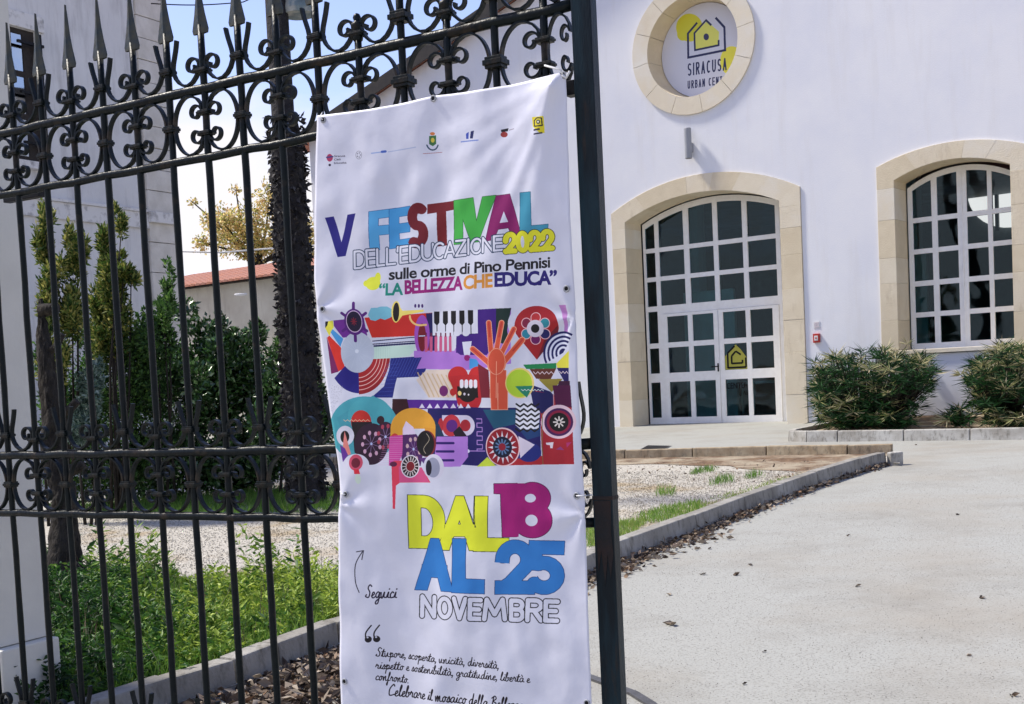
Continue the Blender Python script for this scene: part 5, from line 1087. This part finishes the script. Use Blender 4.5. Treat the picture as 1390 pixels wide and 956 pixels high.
mb = MB(); mb.box(LW, wa1 + .01, wa1 + .09, wz0 + .1, wz1 - .05, -.07, -.001)
for z_ in (wz0 + .3, (wz0 + wz1)/2, wz1 - .3): mb.box(LW, wa1 - .5, wa1 + .1, z_, z_ + .05, -.12, -.07)
mb.obj('shutter_iron', M['black'], lb)
# low house with the tiled roof
HB = at(262, 460, 34); HB.z = gz(HB.x, HB.y) 
H1 = Vector((math.cos(AG + .1), -math.sin(AG + .1), 0)); H2 = Vector((-H1.y, H1.x, 0))
def HWf(a, z, d=0): return HB + H1*a + H2*d + Vector((0, 0, z))
def hf(x, y):
    q = hit(x, y, HB, H2); return ((q - HB).dot(H1), q.z - HB.z)
e0 = hf(240, 393); e1 = hf(377, 379); r1 = hf(430, 374)
lh = empty('tiled_house', HWf(0, 0, 0), 'low cream house with red tiled roof behind the hedge', 'house')
ze = (e0[1] + e1[1])/2
mb = MB(); mb.box(HWf, e0[0] - 3, e1[0], -1, ze, 0, 6); mb.obj('wall', M['cream_wall'], lh)
mb = MB(); mb.box(HWf, e1[0] + .002, e1[0] + .35, -1, ze, -.03, 6); mb.obj('corner_strip', M['yellow_paint'], lh)
mb = MB(); mb.tube([HWf(e1[0] + .18, -.5, -.1), HWf(e1[0] + .18, ze - .1, -.1)], .05, 8); mb.obj('downpipe', M['wood_dark'], lh)
mb = MB(); mb.box(HWf, e1[0] + .352, e1[0] + 1.6, -1, ze + .1, .3, 6); mb.obj('wall', M['cream_wall'], lh)
zr = ze + .72; dr_ = 3.0; TA0, TA1 = e0[0] - 2.8, e1[0] + 1.6
mb = MB(); mb.add([HWf(TA0, ze, -.25), HWf(TA1, ze, -.25), HWf(TA1, zr, dr_), HWf(TA0, zr, dr_), HWf(TA0, ze, 6.25), HWf(TA1, ze, 6.25)], [(0, 1, 2, 3), (3, 2, 5, 4), (0, 4, 5, 1), (0, 3, 4), (1, 5, 2)]); mb.obj('roof_deck', M['wood_dark'], lh)
tm = MB(); ns = 5; tv = []
for s_ in (0, 1):
    for i in range(ns + 1): a = math.pi*i/ns; tv.append(((.105 - .018*s_)*math.cos(a), .07*math.sin(a) + .012*(1 - s_), s_))
TL = .42; sdir = Vector((0, dr_ + .25, zr - ze)).normalized()
tm.v = [tuple(H1*x + H2*(sdir.y*t_*TL) + Vector((0, 0, sdir.z*t_*TL + h_))) for x, h_, t_ in tv]; tm.f = [(i, i + 1, ns + 2 + i, ns + 1 + i) for i in range(ns)] + [tuple(range(ns + 1))]; tm.mi = [0]*(ns + 1)
tme = tm.mesh('tile', M['tile']); tme2 = tm.mesh('tile', mat('terracotta_pale', (.56, .27, .18), (.40, .16, .10), 6, .85, .4, 30))
slope = math.hypot(dr_ + .25, zr - ze); rows = int(slope/.34); ncol = int((TA1 - TA0)/.215)
vis0 = hf(236, 380)[0]; cnt = 0; rest = MB()
for j in range(rows + 1):
    for i in range(ncol):
        a = TA0 + .1 + i*.215; t_ = j*.34; p = HWf(a, ze + sdir.z*t_ + .02, -.29 + sdir.y*t_)
        P2 = proj(p)
        if 238 < P2[0] < 400 and cnt < 300: inst(random.choice([tme, tme, tme2]), 'tile', Matrix.Translation(p), lh); cnt += 1
        else: b = len(rest.v); rest.v += [tuple(Vector(v) + p) for v in tm.v]; rest.f += [tuple(q + b for q in f_) for f_ in tm.f]; rest.mi += [0]*len(tm.f)
rest.obj('roof_tiles', M['tile'], lh, kind='stuff')
# lamp post wrapped in rough dark bark
LPb = at(412, 640, 13.5); LPb.z = gz(LPb.x, LPb.y); LPt = at(392, 20, 13.5)
def rough_trunk(P, R, n, amp, name, m, parent, seed=0, sub=1.0, **k):
    mb = MB(); V = []; m_ = len(P); 
    for i, p in enumerate(P):
        for q in range(n):
            a = 2*math.pi*q/n; d_ = Vector((math.cos(a), math.sin(a), 0)); nn_ = noise.noise(Vector((a*1.3*0 + math.cos(a)*2, math.sin(a)*2, p.z*3*sub + seed)))*.6 + noise.noise(Vector((math.cos(a)*6, math.sin(a)*6, p.z*11*sub + seed)))*.7
            V.append(p + d_*(R[i] + amp*nn_))
    mb.add(V, [(i*n + q, i*n + (q + 1) % n, (i + 1)*n + (q + 1) % n, (i + 1)*n + q) for i in range(m_ - 1) for q in range(n)] + [tuple(range(n - 1, -1, -1)), tuple((m_ - 1)*n + q for q in range(n))])
    return mb.obj(name, m, parent, smooth=True, **k)
lpst = empty('lamp_post', LPb, 'dark lamp post with a round shade, its shaft wrapped in rough dry growth', 'lamp post')
mb = MB(); mb.tube([Vector((LPb.x, LPb.y, LPb.z - .1)), Vector((LPb.x, LPb.y, LPt.z + 1.1))], [.135, .118], 16); mb.obj('pole', M['bark'], lpst, smooth=True)
zt = at(400, 165, 13.5).z; P = []; R = []; nseg = 70
for i in range(nseg):
    f = i/(nseg - 1); z_ = LPb.z - .1 + (zt - LPb.z + .1)*f; P.append(Vector((LPb.x + .02, LPb.y, z_))); R.append(.205 - .035*f if f < .93 else .205 - .035*f - .06*(f - .93)/.07)
rough_trunk(P, R, 26, .05, 'dry_growth', M['bark'], lpst, 3)
n = 1500; ang = RNG.uniform(0, 2*np.pi, n); zz = RNG.uniform(LPb.z + .2, zt, n); rr = .195 - .03*(zz - LPb.z)/(zt - LPb.z)
Pp = np.stack([LPb.x + .02 + rr*np.cos(ang), LPb.y + rr*np.sin(ang), zz], 1); Dp = np.stack([np.cos(ang)*.8, np.sin(ang)*.8, RNG.uniform(-1, .5, n)], 1) + RNG.normal(size=(n, 3))*.3
L_DEAD = leafmat('dead_leaf', [(.010, .010, .012), (.022, .020, .022), (.05, .045, .045), (.09, .085, .08)], .05, .8)
leaves('dead_leaves', Pp, Dp, RNG.uniform(.04, .10, n), RNG.uniform(.03, .06, n), L_DEAD, RNG.random(n)**1.5, lpst, kind='stuff')
mb = MB(); sh = at(405, 14, 13.3); mb.lathe(Vector((sh.x, sh.y, sh.z)), [(.17, -.06), (.185, -.055), (.19, .0), (.178, .06), (.17, .26), (.12, .34), (.05, .36)], 24); mb.obj('shade', M['lamp_teal'], lpst, smooth=False)
mb = MB(); mb.tube([sh + Vector((0, 0, .3)), sh + Vector((0, 0, .55)), Vector((LPb.x, LPb.y, sh.z + .7))], .025, 8); mb.obj('arm', M['black'], lpst, smooth=True)
# leaning trunk at the left
tb = ground(84, 800); tt = at(64, 405, 9.6)
trk = empty('tree_stump', tb, 'dark leaning trunk of a pruned tree beside the cream pier', 'tree')
P = []; R = []
for i in range(48):
    f = i/47; p = Vector(tb).lerp(tt, f); p.x += .05*math.sin(f*5) - (.06 if .35 < f < .6 else 0)*math.sin((f - .35)/.25*math.pi); p.z = tb.z - .05 + (tt.z - tb.z + .05)*f; P.append(p); R.append(.105 + .17*math.exp(-f*14) - .05*f if f < .8 else .065*(1.03 - f)/.23)
rough_trunk(P, R, 24, .040, 'trunk', M['bark2'], trk, 9, 1.8)
for f, dx, dz, r_ in ((.42, .22, .05, .045), (.60, .2, .10, .035), (.82, .16, .14, .03), (.97, .14, .02, .045)):
    p = P[int(f*47)]; mb = MB(); mb.tube([p, p + Vector((dx*.6, -.03, dz*.3)), p + Vector((dx, -.05, dz))], [r_*1.3, r_, r_*.85], 10); mb.obj('branch_stub', M['bark2'], trk, smooth=True)
# ================================================================== VEGETATION
def blob_leaves(name, blobs, n, ln, wd, m, parent=None, up=.35, skew=1.4, hol=.55, **k):
    """blobs: (centre, radii) ellipsoids; leaves sit mostly in the outer shell, in clumps"""
    vol = np.array([r[0]*r[1]*r[2] for c, r in blobs])**.67; idx = RNG.choice(len(blobs), n, p=vol/vol.sum())
    c = np.array([list(b[0]) for b in blobs])[idx]; r = np.array([list(b[1]) for b in blobs])[idx]
    d = unit(RNG.normal(size=(n, 3))); 
    nclu = max(6, n//45); cd = unit(RNG.normal(size=(nclu, 3))); ci = RNG.integers(0, nclu, n); d = unit(cd[ci] + .16*d*RNG.uniform(.3, 1.4, (n, 1)))
    rad = (hol + (1 - hol)*RNG.random((n, 1))**.6)*(1 + .22*np.sin(ci*12.9898)[:, None])
    P = c + d*r*rad; D = d*.8 + RNG.normal(size=(n, 3))*.75 + np.array([0, 0, up])
    v = np.clip(.42 + .22*np.sin(ci*7.77) + RNG.normal(size=n)*.22, 0, 1)**skew
    return leaves(name, P, D, RNG.uniform(.6, 1.2, n)*ln, RNG.uniform(.6, 1.1, n)*wd, m, v, parent, **k)
def stems(name, base, tips, r, m, parent):
    mb = MB()
    for t_ in tips:
        b = Vector(base) + Vector((random.uniform(-.12, .12), random.uniform(-.12, .12), 0)); t_ = Vector(t_); md = b.lerp(t_, .5) + Vector((random.uniform(-.08, .08), random.uniform(-.08, .08), .05)); mb.tube([b, md, t_], [r, r*.7, r*.3], 5)
    return mb.obj(name, m, parent, smooth=True)
def shrub(name, label, cat, px, depth, n, ln, wd, m, group=None, up=.35, hol=.55, skew=1.4, nst=8):
    """px: list of (x, y, rx, ry) blobs measured in the photograph, placed at 'depth' metres"""
    s_ = depth/F_; bl = []
    for x, y, rx, ry in px: c = at(x, y, depth + random.uniform(-.2, .2)); bl.append((c, (rx*s_, min(rx, ry)*s_*.9 + .1, ry*s_)))
    nb = []
    for c_, r_ in bl:
        nb.append((c_, tuple(q_*.72 for q_ in r_)))
        for _ in range(4):
            o_ = Vector((random.gauss(0, .5), random.gauss(0, .5), random.gauss(0, .5))); f_ = random.uniform(.28, .5); nb.append((c_ + Vector((o_.x*r_[0], o_.y*r_[1], o_.z*r_[2] + .25*r_[2])), tuple(q_*f_ for q_ in r_)))
    bl = nb
    xm = sum(p[0] for p in px)/len(px); b = at(xm, 640, depth); b.z = gz(b.x, b.y) + .03
    root = empty(name, b, label, cat, group)
    blob_leaves('foliage', bl, n, ln, wd, m, root, up, skew, hol)
    stems('stem', b, [c for c, r in bl[::5]], .02, M['bark2'], root)
    return root
shrub('shrub', 'tall loose shrub with yellowing tips against the grey wall, beside the pier', 'shrub', [(62, 345, 11, 45), (66, 410, 18, 50), (105, 350, 12, 46), (98, 420, 22, 60), (72, 500, 24, 60), (60, 300, 5, 26)], 13.2, 9500, .075, .030, L_TALL, up=1.0, hol=.1, skew=.75)
shrub('shrub', 'tall shrub with a yellow-green middle, right of the yellowing one', 'shrub', [(145, 345, 10, 34), (150, 395, 20, 40), (168, 370, 14, 16), (178, 380, 9, 8), (148, 460, 34, 60), (165, 310, 6, 22)], 13.8, 9500, .075, .030, L_TALL, up=.9, hol=.1, skew=.85)
shrub('shrub', 'wispy sprig of a shrub in front of the corner stones', 'shrub', [(228, 400, 6, 26), (222, 430, 11, 28), (214, 450, 22, 26)], 14.3, 2200, .07, .028, L_DARK, up=.9, hol=.05, skew=.9)
shrub('shrub', 'dense mid green shrub low in front of the grey house', 'shrub', [(110, 635, 56, 58), (160, 640, 50, 55), (85, 560, 42, 72), (130, 530, 44, 75), (185, 500, 40, 80), (200, 560, 40, 90), (215, 470, 32, 46)], 14.4, 17000, .07, .036, L_DARK, hol=.4)
shrub('shrub', 'small silvery leaved shrub low beside the leaning trunk', 'shrub', [(118, 560, 26, 36), (108, 590, 20, 22), (128, 525, 12, 28)], 13.0, 4200, .06, .026, L_PALE, hol=.2, skew=.8)
shrub('hedge_shrub', 'dark glossy hedge shrub, the left one under the tiled house', 'shrub', [(262, 505, 34, 58), (235, 560, 40, 80), (290, 560, 44, 95), (210, 630, 60, 62), (290, 640, 50, 50)], 15.2, 13000, .085, .05, L_HEDGE, 'glossy hedge shrubs', hol=.6)
shrub('hedge_shrub', 'dark glossy hedge shrub, the middle one below the yellow corner strip', 'shrub', [(325, 505, 44, 60), (330, 575, 46, 90), (300, 480, 20, 30), (340, 630, 46, 44)], 15.4, 11500, .085, .05, L_HEDGE, 'glossy hedge shrubs', hol=.6)
shrub('hedge_shrub', 'dark glossy hedge shrub, the right one at the foot of the lamp post', 'shrub', [(385, 520, 40, 62), (375, 590, 44, 80), (425, 560, 30, 66)], 15.0, 9000, .08, .048, L_HEDGE, 'glossy hedge shrubs', hol=.6)
shrub('shrub', 'thin dark twiggy plant beside the rough lamp post', 'shrub', [(388, 440, 9, 22), (384, 470, 14, 20), (392, 420, 4, 18)], 14.6, 700, .06, .024, L_DARK, up=1.2, hol=.05)
# autumn tree beyond the tiled house
at_b = at(345, 480, 44); at_b.z = gz(at_b.x, at_b.y)
atr = empty('autumn_tree', at_b, 'sparse tree with yellow and orange leaves behind the tiled house', 'tree')
cl = [(335, 330, 40, 24), (300, 300, 26, 20), (345, 300, 26, 30), (365, 270, 18, 26), (378, 320, 16, 30), (320, 305, 22, 26), (300, 320, 18, 22), (285, 300, 12, 10), (355, 340, 34, 16), (275, 330, 14, 14), (392, 290, 14, 34), (262, 275, 8, 6), (320, 258, 8, 7), (410, 320, 20, 40), (440, 330, 24, 40)]
br = MB(); topm = at(350, 360, 44); trunkP = [at_b + Vector((0, 0, -.2)), at_b.lerp(topm, .5) + Vector((.2, 0, 0)), topm]; br.tube(trunkP, [.22, .17, .12], 10); br.obj('trunk', M['bark2'], atr, smooth=True)
br = MB(); bls = []
for x, y, rx, ry in cl:
    c = at(x, y, 44 + random.uniform(-1, 1)); bls.append((c, (rx*44/F_, rx*44/F_*.8, ry*44/F_))); md = topm.lerp(c, .5) + Vector((random.uniform(-.2, .2), 0, .1)); br.tube([topm, md, c], [.07, .045, .02], 6)
    for _ in range(5): e_ = c + Vector((random.uniform(-1, 1)*rx, 0, random.uniform(-.6, 1)*ry))*44/F_; br.tube([c, e_], [.02, .008], 4)
br.obj('branches', M['bark2'], atr, smooth=True)
blob_leaves('crown', bls, 7000, .13, .09, L_AUT, atr, 0, .85, .05)
# ground cover: weeds in front left, from the pier to the banner
def near_off(p): # distance from the near kerb (positive on the bed side)
    best = 1e9; sg = 1
    for a, b in zip(NK[:-1], NK[1:]):
        t_ = (b - a); l_ = t_.length; t_ = t_/l_; u = max(0, min(l_, (p - a).dot(t_))); q = a + t_*u; d_ = (p - q).length
        if d_ < best: best = d_; sg = 1 if (t_.x*(p - a).y - t_.y*(p - a).x) > 0 else -1
    return best*sg
def scatter(poly_px, n, cond=None):
    xs = [p[0] for p in poly_px]; ys = [p[1] for p in poly_px]; out_ = []
    W_ = [ground(*p, .035) for p in poly_px]; x0, x1 = min(p.x for p in W_), max(p.x for p in W_); y0, y1 = min(p.y for p in W_), max(p.y for p in W_)
    tries = 0
    while len(out_) < n and tries < n*30:
        tries += 1; X, Y = random.uniform(x0, x1), random.uniform(y0, y1); c = False
        for i in range(len(W_)):
            a, b = W_[i], W_[i - 1]
            if (a.y > Y) != (b.y > Y) and X < (b.x - a.x)*(Y - a.y)/(b.y - a.y) + a.x: c = not c
        if c and (cond is None or cond(Vector((X, Y, 0)))): out_.append((X, Y))
    return out_
def plants(name, pts, nleaf, hgt, ln, wd, m, label, cat=None, vf=None, spread=.5, nofn=None):
    P = []; D = []; vv = []; hh_ = []
    for X, Y in pts:
        h_ = hgt*random.uniform(.5, 1.25)*(nofn(X, Y) if nofn else 1); b = Vector((X, Y, gz(X, Y) + .035)); ln_ = Vector((random.uniform(-1, 1), random.uniform(-1, 1), 0))*spread*h_; base = vf(X, Y) if vf else random.random()
        for i in range(nleaf):
            f = (i + random.random())/nleaf; p = b + ln_*f*f + Vector((0, 0, h_*f)); a = random.uniform(0, 6.283); P.append(p); D.append((math.cos(a), math.sin(a), random.uniform(.1, .8))); vv.append(min(1, max(0, base + random.gauss(0, .14) + .18*(f - .5)))); hh_.append(1)
    P = np.array([tuple(p) for p in P]); D = np.array(D); n_ = len(P)
    return leaves(name, P, D, RNG.uniform(.6, 1.25, n_)*ln, RNG.uniform(.6, 1.2, n_)*wd, m, np.array(vv), label=label, cat=cat, kind='stuff')
def blades(name, pts, hgt, m, label, per=5, vf=None, wd=.006):
    P = []; D = []; vv = []; ll = []
    for X, Y in pts:
        for i in range(per):
            x, y = X + random.gauss(0, .03), Y + random.gauss(0, .03); P.append((x, y, gz(x, y) + .03)); a = random.uniform(0, 6.283); s_ = random.uniform(.1, .7); D.append((math.cos(a)*s_, math.sin(a)*s_, 1)); ll.append(hgt*random.uniform(.5, 1.3)); vv.append(min(1, max(0, (vf(X, Y) if vf else .5) + random.gauss(0, .2))))
    return leaves(name, np.array(P), np.array(D), np.array(ll), wd, m, np.array(vv), fold=.1, label=label, cat='grass', kind='stuff')
inbed = lambda p: near_off(p) > .17
wpoly = [(-60, 1010), (-60, 800), (75, 770), (120, 788), (165, 782), (215, 788), (235, 800), (280, 801), (350, 800), (420, 793), (480, 788), (480, 905), (300, 980), (200, 1010)]
def wv(X, Y):
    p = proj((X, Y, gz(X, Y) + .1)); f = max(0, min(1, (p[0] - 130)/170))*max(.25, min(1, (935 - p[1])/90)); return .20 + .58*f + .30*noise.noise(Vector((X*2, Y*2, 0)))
wp_ = scatter(wpoly, 1500, inbed)
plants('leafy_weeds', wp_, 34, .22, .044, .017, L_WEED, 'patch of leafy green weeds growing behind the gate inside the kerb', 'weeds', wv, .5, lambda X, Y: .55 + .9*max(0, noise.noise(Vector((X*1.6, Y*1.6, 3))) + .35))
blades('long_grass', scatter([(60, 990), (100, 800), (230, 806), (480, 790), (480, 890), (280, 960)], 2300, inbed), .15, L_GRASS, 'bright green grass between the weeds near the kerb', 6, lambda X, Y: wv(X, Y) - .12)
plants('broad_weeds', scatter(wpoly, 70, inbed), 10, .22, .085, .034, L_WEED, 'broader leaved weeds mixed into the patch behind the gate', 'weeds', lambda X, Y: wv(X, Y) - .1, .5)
blades('dry_stems', scatter(wpoly, 260, inbed), .26, L_LIT, 'dry brown stems standing among the green weeds', 2, lambda X, Y: .7, .005)
tall = scatter([(90, 830), (120, 785), (240, 800), (250, 830)], 22, inbed) + scatter([(330, 830), (355, 800), (440, 795), (430, 840)], 12, inbed)
plants('tall_weed', tall, 30, .42, .075, .022, L_WEED, 'tall weeds standing above the grass behind the gate', 'weeds', lambda X, Y: .6, .3)
# grass at the foot of the hedge and tufts on the gravel
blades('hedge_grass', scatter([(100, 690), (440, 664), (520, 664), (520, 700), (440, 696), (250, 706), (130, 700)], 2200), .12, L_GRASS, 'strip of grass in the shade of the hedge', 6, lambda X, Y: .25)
for px, n_, h_, lb_ in (([(868, 700), (905, 688), (948, 682), (957, 690), (930, 705), (880, 712)], 300, .055, 'bright green grass patch on the gravel near the kerb'),
                   ([(795, 745), (795, 715), (815, 722), (850, 708), (880, 706), (850, 735)], 420, .06, 'yellow-green grass between the end post and the kerb'),
                   ([(892, 668), (915, 665), (913, 674), (895, 676)], 26, .10, 'small green tuft alone on the pale gravel'),
                   ([(962, 658), (990, 650), (994, 655), (970, 662)], 34, .10, 'leaning green tuft in the middle of the gravel'),
                   ([(1016, 648), (1030, 645), (1029, 650), (1018, 651)], 22, .10, 'tiny green tuft far right on the gravel'),
                   ([(936, 640), (968, 634), (968, 642), (938, 645)], 70, .06, 'thin green grass on the soil strip'),
                   ([(900, 700), (980, 672), (1060, 650), (1130, 640), (1100, 652), (1000, 690), (920, 715)], 420, .035, 'low yellowing grass along the inside of the kerb')):
    blades('grass_tuft', scatter(px, n_, inbed), h_, L_GRASS, lb_, 5, (lambda X, Y: .62) if 'bright' in lb_ or 'alone' in lb_ else (lambda X, Y: .8 if 'yellow' in lb_ else .3))
blades('dry_grass', scatter([(850, 650), (1000, 640), (1130, 642), (1100, 655), (960, 705), (860, 735)], 900, inbed), .028, L_LIT, 'short dry grass scattered over the gravel of the island', 3, lambda X, Y: .75, .004)
# fan-leaved shrubs in the bed under the window
def fan_shrub(label, blobs, nst, dmin, dmax, seed, pale=.26):
    rnd = random.Random(seed); P = []; D = []; vv = []; ll = []; mbs = MB()
    xm = sum(b[0] for b in blobs)/len(blobs); dd = (dmin + dmax)/2
    base = fpt(fac(xm, 580, dd)[0], dd); root = empty('fan_leaved_shrub', gp(base, .1), label, 'shrub', 'shrubs in the bed below the facade')
    for _ in range(nst):
        bx_ = rnd.choice(blobs); t_ = rnd.uniform(0, 6.283); r_ = rnd.random()**.5*(1.3 if rnd.random() < .1 else 1.02); x = bx_[0] + bx_[2]*r_*math.cos(t_); y = bx_[1] + bx_[3]*r_*math.sin(t_); d_ = rnd.uniform(dmin, dmax)
        a, z = fac(x, y, d_); tip_ = FW(a, z, d_); bs = fpt(fac(xm + (x - xm)*.45, 585, dd)[0], dd + rnd.uniform(-.15, .15)); bs = gp(bs, .08)
        md = bs.lerp(tip_, .5) + Vector((0, 0, .05)); mbs.tube([bs, md, tip_], [.010, .008, .005], 5)
        outd = (tip_ - bs).normalized(); pal = rnd.random() < pale*(1.6 if y < bx_[1] else .4)
        nl = rnd.randint(12, 18); L_ = rnd.uniform(.13, .30)
        for i in range(nl):
            a_ = rnd.uniform(0, 6.283); dv = Vector((math.cos(a_), math.sin(a_), rnd.uniform(-.7, .6))) + outd*.6; P.append(tuple(tip_)); D.append(tuple(dv)); ll.append(L_*rnd.uniform(.7, 1.1)); vv.append(min(1, max(0, rnd.uniform(.70, 1) if pal else rnd.uniform(0, .5))))
    leaves('foliage', np.array(P), np.array(D), np.array(ll), .016, L_PALM, np.array(vv), root, fold=.25); mbs.obj('stems', M['bark2'], root, smooth=True)
fan_shrub('largest dark shrub with bleached leaves, left in the bed below the wall', [(1150, 530, 40, 48), (1130, 510, 26, 26), (1180, 510, 40, 34), (1215, 505, 40, 32), (1200, 550, 50, 28), (1140, 560, 30, 20), (1245, 510, 24, 24), (1115, 525, 12, 30), (1150, 570, 30, 10), (1210, 570, 30, 10)], 760, DK + .25, -.15, 1)
fan_shrub('bushy shrub with yellow top leaves below the right of the arched window', [(1365, 510, 36, 38), (1385, 530, 40, 48), (1345, 540, 26, 28), (1330, 510, 20, 20), (1420, 520, 40, 50), (1370, 485, 24, 16), (1370, 572, 30, 9)], 560, DK + .25, -.15, 2, .34)
fan_shrub('small low plant between the two large shrubs in the bed', [(1305, 562, 20, 12), (1300, 570, 14, 8)], 30, DK + .25, -.5, 3, .1)
blades('bed_grass', [tuple(fpt(random.uniform(A1 - .2, 6), random.uniform(DK + .2, -.05)).xy) for _ in range(500)], .07, L_GRASS, 'thin grass on the soil of the shrub bed', 3, lambda X, Y: .3)
# ================================================================== FALLEN LEAVES
def litter(name, pts, h0, hh_, ln, m, label, n_flat=.6):
    n_ = len(pts); P = np.array([(x, y, gz(x, y) + h0 + random.random()**1.5*hh_) for x, y in pts]); D = RNG.normal(size=(n_, 3)); D[:, 2] *= .28
    me_ = leaves(name, P, D, RNG.uniform(.5, 1.2, n_)*ln, RNG.uniform(.5, 1.1, n_)*ln*.6, m, RNG.random(n_), fold=.25, label=label, cat='leaves', kind='stuff'); return me_
pts = []
for i in range(len(NK) - 1):
    a, b = NK[i], NK[i + 1]; t_ = b - a; l_ = t_.length; t_ = t_/l_; nr_ = Vector((t_.y, -t_.x, 0)); px_ = proj(gp((a + b)/2))[0]
    dens = 260 if px_ < 470 else (330 if px_ < 830 else (240 if px_ < 1000 else 110)); wdt = .42 if px_ < 470 else (.26 if px_ < 900 else (.13 if px_ < 1100 else .08))
    for _ in range(int(dens*l_)): 
        wv_ = wdt*(.6 + .8*abs(noise.noise(Vector((a.x*2 + _*.01, a.y, 1))))); p = a + t_*random.uniform(0, l_) + nr_*abs(random.gauss(0, wv_*.55)); pts.append((p.x, p.y))
litter('leaf_litter', pts, .004, .045, .062, L_LIT, 'drift of dry brown leaves along the foot of the long kerb')
pts = scatter([(300, 1000), (345, 925), (400, 903), (470, 880), (560, 850), (560, 1000)], 1900, lambda p: near_off(p) < -.01)
litter('leaf_litter', pts, .004, .06, .075, L_LIT, 'thick pile of dry brown leaves between the gate and the kerb, left of the banner')
litter('leaf_litter', scatter([(700, 642), (850, 648), (1000, 656), (1090, 655), (1200, 626), (1000, 627), (700, 632)], 3200), .012, .02, .05, L_LIT, 'brown leaves and crumbs on the soil strip by the far kerb')
litter('leaf_litter', scatter([(300, 950), (350, 880), (470, 840), (470, 880), (380, 905)], 420, inbed) + scatter([(100, 790), (110, 700), (460, 690), (470, 790)], 260) + scatter([(850, 640), (1100, 640), (900, 720), (800, 750)], 200), .006, .01, .05, L_LIT, 'odd dry leaves scattered over the pale gravel')
# pebbles give the gravel its grain
def pebbles(name, pts, s0, s1, m, label, h0):
    base = np.array([(1, 0, 0), (-1, 0, 0), (0, 1, 0), (0, -1, 0), (0, 0, .7), (0, 0, -.7)], float); n_ = len(pts)
    s_ = RNG.uniform(s0, s1, (n_, 1, 1)); th = RNG.uniform(0, 6.28, n_); c, q = np.cos(th), np.sin(th); Rm = np.zeros((n_, 3, 3)); Rm[:, 0, 0] = c; Rm[:, 0, 1] = -q; Rm[:, 1, 0] = q; Rm[:, 1, 1] = c; Rm[:, 2, 2] = 1
    V = (base[None]*RNG.uniform(.6, 1.2, (n_, 6, 1)))*s_; V = np.einsum('nij,nkj->nki', Rm, V) + np.array([(x, y, gz(x, y) + h0) for x, y in pts])[:, None]
    T = np.array([(0, 2, 4), (2, 1, 4), (1, 3, 4), (3, 0, 4), (2, 0, 5), (1, 2, 5), (3, 1, 5), (0, 3, 5)]); Fq = (T[None] + (np.arange(n_)*6)[:, None, None]).reshape(-1, 3)
    return np_mesh(name, V.reshape(-1, 3), Fq, m, RNG.repeat if False else None, label=label, cat='gravel', kind='stuff')
pebbles('gravel', scatter([(60, 830), (110, 695), (470, 685), (860, 640), (1090, 640), (1190, 622), (860, 745), (480, 800)], 34000), .003, .009, M['gravel'], 'loose pale gravel stones on the island', .040)
pebbles('grit', scatter([(700, 1000), (860, 780), (1100, 680), (1250, 640), (1420, 620), (1420, 1000)], 9000), .0010, .0032, mat('grit', (.14, .13, .115), (.30, .27, .24), 40), 'fine grit scattered on the asphalt', .001)
# single leaves on the asphalt
def fallen(x, y, s_, label, v):
    p = ground(x, y, .004); n_ = 3; P = np.array([tuple(p)]*n_) ; a0_ = random.uniform(0, 6); D = np.array([(math.cos(a0_ + k_*.6 - .6), math.sin(a0_ + k_*.6 - .6), .15 + .1*k_) for k_ in range(n_)])
    return leaves('fallen_leaf', P, D, s_*.75, s_*.36, L_LIT, np.full(n_, v), fold=.3, label=label, cat='leaf', group='single leaves lying on the asphalt')
for x, y, s_, lb_, v in ((917, 847, .095, 'largest curled orange leaf on the asphalt right of the end post', .62), (911, 808, .05, 'pale flat leaf on the asphalt a little above the orange leaf', .75), (955, 779, .06, 'leaf on the asphalt beside the kerb drift', .5), (995, 780, .07, 'dark curled leaf on the asphalt below the kerb drift', .2), (1022, 767, .05, 'tan leaf nearest the end of the kerb drift', .6),
      (1149, 727, .045, 'small dark leaf in the middle of the asphalt', .1), (1298, 699, .045, 'small dark leaf far right on the asphalt', .1), (1162, 795, .05, 'tan leaf low in the middle of the asphalt', .7), (1329, 812, .05, 'brown leaf farthest right low on the asphalt', .3), (1373, 943, .05, 'brown leaf at the bottom right corner', .3), (1008, 928, .03, 'small black crumb of leaf near the bottom edge', .05), (1037, 884, .03, 'small dark leaf crumb in the lower middle', .05), (1312, 890, .035, 'small tan leaf at lower right', .6), (1245, 604, .05, 'brown leaf by the shrub bed kerb', .35)): fallen(x, y, s_, lb_, v)
# overhead cable
mb = MB(); pts_ = [at(205 + (330 - 205)*i/12, 5 - 2*i/12 + 3*math.sin(i/12*math.pi), 24 + i*.1) for i in range(13)]; mb.tube(pts_ + [at(470, -60, 26)], .012, 5); mb.obj('overhead_cable', M['black'], smooth=True, label='thin cable from the grey house across the sky', cat='cable')
mb = MB(); mb.tube([at(x, y, 30) for x, y in ((225, 341), (300, 343), (360, 338), (420, 334), (600, 318))], .02, 5); mb.obj('overhead_cable', M['string'], smooth=True, label='pale cable strung low above the tiled roof', cat='cable')
for o in list(bpy.data.objects):
    if o.name not in C.objects and o.users == 0: bpy.data.objects.remove(o)
